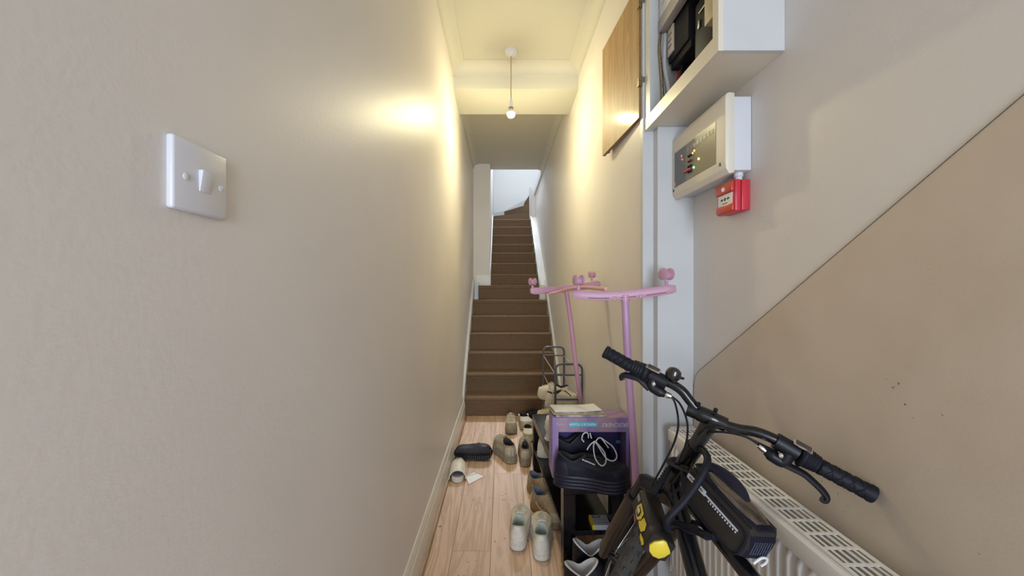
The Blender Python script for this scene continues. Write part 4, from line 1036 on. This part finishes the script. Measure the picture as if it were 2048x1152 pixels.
def wheel(c, ax, nm, R=.305):
    ax = Vector(ax).normalized(); u = ax.orthogonal().normalized(); v = ax.cross(u)
    rim = B(); nseg = 56
    def ringpts(r, off): return [c+(u*math.cos(2*PI*i/nseg)+v*math.sin(2*PI*i/nseg))*r+ax*off for i in range(nseg)]
    def torus(sec, name, m, parent):
        b = B(); R_ = [[b.bm.verts.new(c+(u*math.cos(2*PI*i/nseg)+v*math.sin(2*PI*i/nseg))*(r)+ax*o) for r, o in sec] for i in range(nseg)]
        for i in range(nseg):
            for j in range(len(sec)):
                k = (j+1) % len(sec); i2 = (i+1) % nseg
                b.bm.faces.new((R_[i][j], R_[i2][j], R_[i2][k], R_[i][k]))
        return b.ob(name, m, parent, smooth=50)
    wh = B().tube([c-ax*.05, c-ax*.03, c+ax*.03, c+ax*.05], [.010, .020, .020, .010], 14).ob(nm, 'blackpaint', bike)
    torus([(R-.028, -.012), (R-.028, .012), (R-.010, .014), (R-.010, -.014)], 'rim', 'blackpaint', wh)
    torus([(R+.002+.027*math.cos(2*PI*j/12), .027*math.sin(2*PI*j/12)) for j in range(12)], 'tyre', 'tyre', wh)
    kb = B()
    for i in range(64):
        a = 2*PI*i/64
        rd_ = u*math.cos(a)+v*math.sin(a); tg = ax.cross(rd_)
        for off, tilt in (((-.018, .6), (.0, 0.), (.018, .6)) if i % 2 else ((-.010, .3), (.010, .3))):
            p = c+rd_*(R+.002+.0265*math.cos(off/.027))+ax*off
            nn = (rd_*math.cos(off/.027)+ax*math.sin(off/.027)).normalized(); w2 = nn.cross(tg)
            kb.prism([p+tg*a1*.0055+w2*b1*.0045-nn*.001 for a1, b1 in ((-1, -1), (1, -1), (1, 1), (-1, 1))], nn*.0055)
    kb.ob('tread_knobs', 'tyre', wh, smooth=0)['kind'] = 'stuff'
    for i in range(28):
        a = 2*PI*i/28; e = c+(u*math.cos(a)+v*math.sin(a))*(R-.026); sd = 1 if i % 2 else -1
        B().tube([c+(u*math.cos(a+.5*(1 if i % 4 < 2 else -1))+v*math.sin(a+.5*(1 if i % 4 < 2 else -1)))*.018+ax*sd*.028, e], .001, 4).ob('spoke', 'steel', wh)
    return wh
wheel(hubc, U, 'front_wheel', .278)
# main frame
tdir = Vector((-.18, .95, .26)).normalized()
FT = P(1386, 933, .95); RT = P(1500, 1055, .78)
upb = Vector((.25, -.25, .93)); tb = (FT-RT).normalized(); upb = (upb-tb*upb.dot(tb)).normalized(); rb = tb.cross(upb).normalized()
if rb.x < 0: rb = -rb
BH, BWi = .085, .075
top0 = St(.155); tm = RT-upb*(BH+.024)+rb*(BWi*.5)
tf = FT-upb*(BH+.022)+rb*(BWi*.5)
seat = tm+(tm-tf).normalized()*.30
B().tube([St(.175), tf, tm, seat], [.018, .0185, .0185, .017], 16).ob('top_tube', 'blackpaint', bike)
BBp = Vector((.468, .62, .29))
B().tube([St(.27), St(.27).lerp(BBp, .5), BBp], [.024, .025, .022], 16).ob('down_tube', 'blackpaint', bike)
seat_top = seat+Vector((.015, -.02, .14))
B().tube([BBp, seat, seat_top], .0165, 14).ob('seat_tube', 'blackpaint', bike)
sad = B().loft([[seat_top+Vector((x*k, y, z)) for x, z in ((-1, 0), (-.7, .02), (0, .03), (.7, .02), (1, 0), (.6, -.015), (-.6, -.015))] for y, k in ((.12, .018), (.06, .024), (-.02, .04), (-.09, .075), (-.13, .070))])
sad.ob('saddle', 'blackplastic', bike, smooth=60)
rh = Vector((.505, .245, .325))
wheel(rh, (-.985, -.08, .14), 'rear_wheel')
for sd in (-.06, .06):
    o_ = Vector((sd, 0, 0))
    B().tube([BBp+o_*.6, rh+o_], .009, 10).ob('chain_stay', 'blackpaint', bike)
    B().tube([seat+o_*.4, rh+o_], .008, 10).ob('seat_stay', 'blackpaint', bike)
axb = Vector((-.985, -.08, .14)).normalized()
cs = B().lathe([(.0, 0), (.075, 0), (.078, .002), (.078, .005), (.0, .005)], BBp-axb*.045, axb, 30).tube([BBp-axb*.07, BBp+axb*.07], .014, 12).ob('crankset', 'blackpaint', bike)
for sg, dirz in ((1, -1), (-1, 1)):
    a = BBp+axb*.07*sg; e = a+Vector((0, .05*dirz, .15*dirz)).normalized()*.165
    B().tube([a, e], [.012, .010], 8).ob('crank_arm', 'blackpaint', cs)
    B().box(e+Vector((-.045, -.04, -.01)), e+Vector((.045, .04, .01)), .004).ob('pedal', 'blackplastic', cs)
# cables
def cable(pts_): B().tube(spline(pts_, 6), .0027, 8).ob('control_cable', 'blackplastic', bike)
cable([Bp(1342, 793), P(1350, 806, 1.0), P(1356, 835, .97), P(1355, 862, .98), P(1345, 893, 1.0), P(1322, 938, 1.03), P(1306, 968, 1.07), P(1302, 990, 1.10)])
cable([Bp(1344, 793), P(1360, 808, .99), P(1373, 838, .96), P(1375, 868, .965), P(1370, 893, .98), P(1362, 912, 1.0), P(1356, 926, 1.02)])
cable([Bp(1518, 890), P(1494, 875, .88), P(1462, 866, .91), P(1425, 864, .94), P(1404, 872, .99), P(1385, 885, 1.03)])
cable([Bp(1553, 903), P(1525, 890, .87), P(1490, 873, .88), P(1455, 858, .90), P(1418, 854, .925), P(1395, 870, .985), P(1378, 892, 1.03)])
cable([P(1358, 975, 1.0), P(1345, 988, 1.01), P(1330, 978, 1.03), P(1318, 974, 1.06)])

# ------------------------------------------------------------------ frame bag on the top tube
bag = thing('bicycle_bag', 'dark fabric bicycle bag with clear film top strapped on the top tube', 'bag', tm.lerp(tf, .5))
Lb = (FT-RT).length
def BG(l, h, v):                                    # l from the rear along the tube, h up, v across from the left side
    return RT+tb*(Lb*l)-upb*(BH*(1-h))+rb*(BWi*v)
def side_outline(v, k=1.0):
    o_ = [(-.02, .18), (-.05, .5), (-.03, .86), (.0, 1.0), (.3, 1.02), (.7, 1.0), (1.0, .98), (1.06, .80), (1.05, .3), (1.0, .05), (.7, .0), (.3, -.02), (.06, .02)]
    return [BG(.5+(l-.5)*k, .5+(h-.5)*k, v) for l, h in o_]
B().loft([side_outline(.0, .92), side_outline(.03, .985), side_outline(.10, 1.0), side_outline(.90, 1.0), side_outline(.97, .985), side_outline(1.0, .92)]).ob('body', 'fabric', bag, smooth=50)
# raised piping round the side panel
o_ = [(-.0, .2), (-.02, .55), (.02, .80), (.3, .82), (.7, .80), (1.0, .80), (1.02, .5), (.98, .10), (.5, .02), (.1, .04)]
pp = [BG(l, h, -.012) for l, h in o_]; B().tube(spline(pp+[pp[0]], 4), .0022, 6).ob('piping', 'fabric_navy', bag)
# navy rear end with woven dots
B().loft([[BG(l, h, v) for l, h, v in ((-.005, .14, .08), (-.03, .82, .06), (-.03, .82, .94), (-.005, .14, .92))], [BG(l, h, v) for l, h, v in ((-.055, .20, .16), (-.068, .74, .12), (-.068, .74, .88), (-.055, .20, .84))]]).ob('rear_panel', 'fabric_navy', bag, smooth=0)
dots = B()
for i in range(9):
    for j in range(8):
        p = BG(-.0705, .36+i*.042, .18+j*.085); dots.prism([p+rb*a*.0011+upb*b2*.0008 for a, b2 in ((-1, -1), (1, -1), (1, 1), (-1, 1))], -tb*.0006)
dots.ob('woven_dots', mat('blue_grey_weave', (.16, .18, .26), .5), bag, smooth=0)['kind'] = 'stuff'
lp = [BG(-.085, .16, .50), BG(-.09, .05, .45), BG(-.09, .06, .72), BG(-.085, .18, .74), BG(-.083, .30, .66), BG(-.083, .30, .50)]
lp = [BG(-.080, .10, .42), BG(-.083, .22, .50), BG(-.085, .30, .62), BG(-.083, .26, .80), BG(-.080, .12, .82), BG(-.080, .03, .70)]
B().tube(spline(lp, 5), .0028, 8).ob('light_loop', 'whiteink', bag)
# domed top: dark rim and clear film with a phone visor
def dome(l0, l1, z0, z1, v0, v1):
    rings = []
    for i in range(9):
        t = i/8; l = l0+(l1-l0)*t; w2 = math.sin(PI*(.10+.80*t))**.5
        ring_ = []
        for j in range(9):
            q = j/8; a = PI*q
            ring_.append(BG(l, 1.0+z0+(z1*(math.sin(a)**.8))*w2, .5+(v0+v1*(-math.cos(a)*.5))*1.0*min(1, w2*1.05)))
        rings.append(ring_)
    return rings
B().loft(dome(-.05, 1.06, -.02, .12, 0, 1.06)).ob('lid', 'fabric_navy', bag, smooth=60)
B().loft(dome(.02, .86, .03, .115, 0, .84)).ob('clear_window', 'clear', bag, smooth=60)
B().loft(dome(.35, 1.02, .02, .30, .30, .50)).ob('visor', mat('navy_visor', (.012, .012, .03), .5), bag, smooth=60)
zp = [BG(l, 1.03, -.03+.02*math.sin(l*2)) for l in (-.04, .1, .3, .5, .7, .9, 1.02)]
B().tube(zp, .0018, 6).ob('zip', 'blackplastic', bag)
# reflective strip, name and dashes on the left side
def strip_box(l0, l1, h0, h1, m, nm, sk=0):
    q = [BG(l0, h0, -.012), BG(l1, h0+sk, -.012), BG(l1, h1+sk, -.012), BG(l0, h1, -.012)]
    return B().prism(q, -rb*.0012).ob(nm, m, bag, smooth=0)
strip_box(.66, 1.02, .60, .76, 'reflect', 'reflective_label')
strip_box(.10, .66, .64, .69, 'reflect', 'reflective_strip')
for i in range(12): strip_box(.11+i*.042, .128+i*.042, .57, .615, 'reflect', 'reflective_dash')
text('RZAHUAHU', BG(.975, .645, -.012)-rb*.0016, -tb, upb, .0088, 'ink', bag)
# straps
B().tube(spline([BG(1.04, .70, .2), St(.20, .030, -.01), St(.205, .02, .026), St(.205, -.025, .02), BG(1.04, .65, .9)], 5), .009, 8, flat=.3).ob('front_strap', 'fabric_navy', bag)
dt = St(.27).lerp(BBp, .17)
B().tube(spline([BG(.30, .02, .05), BG(.45, -.25, .02), dt+Vector((-.026, -.02, .02)), dt+Vector((-.028, .012, -.004)), dt+Vector((0, .03, -.01)), dt+Vector((.03, 0, .01)), BG(.45, -.1, .95)], 5), [.015+.003*math.sin(i*1.9) for i in range(31)], 8, flat=.5).ob('lower_strap', 'fabric_navy', bag)

# ------------------------------------------------------------------ lock hung on the frame
lk = thing('bicycle_lock', 'black and yellow shackle lock hanging beside the bicycle head tube', 'lock', P(1305, 1040, .98))
LA, LB_ = P(1293, 1002, 1.04), P(1319, 1096, .885)
la = (LB_-LA).normalized(); LLn = (LB_-LA).length
lu = Vector((.45, -.1, .9)); lu = (lu-la*lu.dot(la)).normalized(); lv2 = la.cross(lu).normalized()
if lv2.x > 0: lv2 = -lv2                             # lv2 points left
sec = [(-.030, -.026), (-.020, -.031), (.020, -.031), (.030, -.026), (.031, .020), (.022, .028), (-.022, .028), (-.031, .020)]
def LK(l, a, b2): return LA+la*(LLn*l)+lv2*a+lu*b2
B().loft([[LK(l, a*k, b2*k) for a, b2 in sec] for l, k in ((-.02, .80), (.02, 1), (.80, 1), (.81, .97), (.83, 1.0), (.97, 1.0), (1.0, .90))]).ob('lock_body', mat('lock_black', (.016, .013, .012), .4), lk, smooth=40)
def face_left(poly, m, nm, off=.0316): return B().prism([LK(l, off, b2) for l, b2 in poly], lv2*.0012).ob(nm, m, lk, smooth=0)
em = face_left([(.24, -.004), (.30, -.016), (.46, -.018), (.55, -.004), (.52, .012), (.30, .014)], 'yellow', 'yellow_emblem')
face_left([(.30, -.008), (.35, -.012), (.44, -.012), (.47, -.004), (.45, .006), (.33, .007)], 'ink', 'emblem_ground', .0328)
text('m', LK(.325, .0345, -.006), la, lu, .020, 'whiteink', lk, bold=.0006)
face_left([(.52, -.012), (.58, -.004), (.60, .010), (.74, .012), (.80, .000), (.74, -.014), (.62, -.016)], 'yellow', 'yellow_flash')
face_left([(.76, -.016), (.90, -.012), (.97, -.015), (.95, -.022), (.80, -.022)], 'yellow', 'yellow_flash')
for i in range(5): face_left([(.06+i*.03, .004), (.08+i*.03, .004), (.08+i*.03, .014), (.06+i*.03, .014)], 'greyink', 'printed_mark')
capc = [(-.024, .004), (-.020, .010), (-.004, .024), (.004, .024), (.019, .010), (.024, -.004), (.017, -.018), (.004, -.025), (-.010, -.023), (-.019, -.012)]
B().loft([[LK(1.0, a*k, b2*k) for a, b2 in capc] if z == 0 else [p+la*z for p in [LK(1.0, a*k, b2*k) for a, b2 in capc]] for z, k in ((0, 1), (.004, 1), (.006, .88))]).ob('yellow_end_cap', 'yellow', lk, smooth=40)
shp = spline([LK(.74, -.026, .010), P(1335, 1040, .90), P(1368, 1003, .90), P(1395, 966, .90), P(1410, 938, .91), P(1415, 918, .93), P(1408, 903, .96), P(1393, 896, 1.02), P(1372, 905, 1.10), P(1340, 940, 1.14), P(1312, 980, 1.12), LK(.02, -.005, .0)], 6)
B().tube(shp, .0088, 12).ob('shackle', 'rubber', lk)
rp0, rp1 = LK(-.02, -.006, .020), P(1342, 932, 1.07)
rr = B().tube([rp0.lerp(rp1, i/10) for i in range(11)], .0075, 8)
for i in range(11):
    p = rp0.lerp(rp1, (i+.5)/11.5); rr.box(p+Vector((-.012, -.003, -.003)), p+Vector((.004, .003, .003)), .001, 1)
rr.ob('ribbed_strap', 'blackplastic', lk)
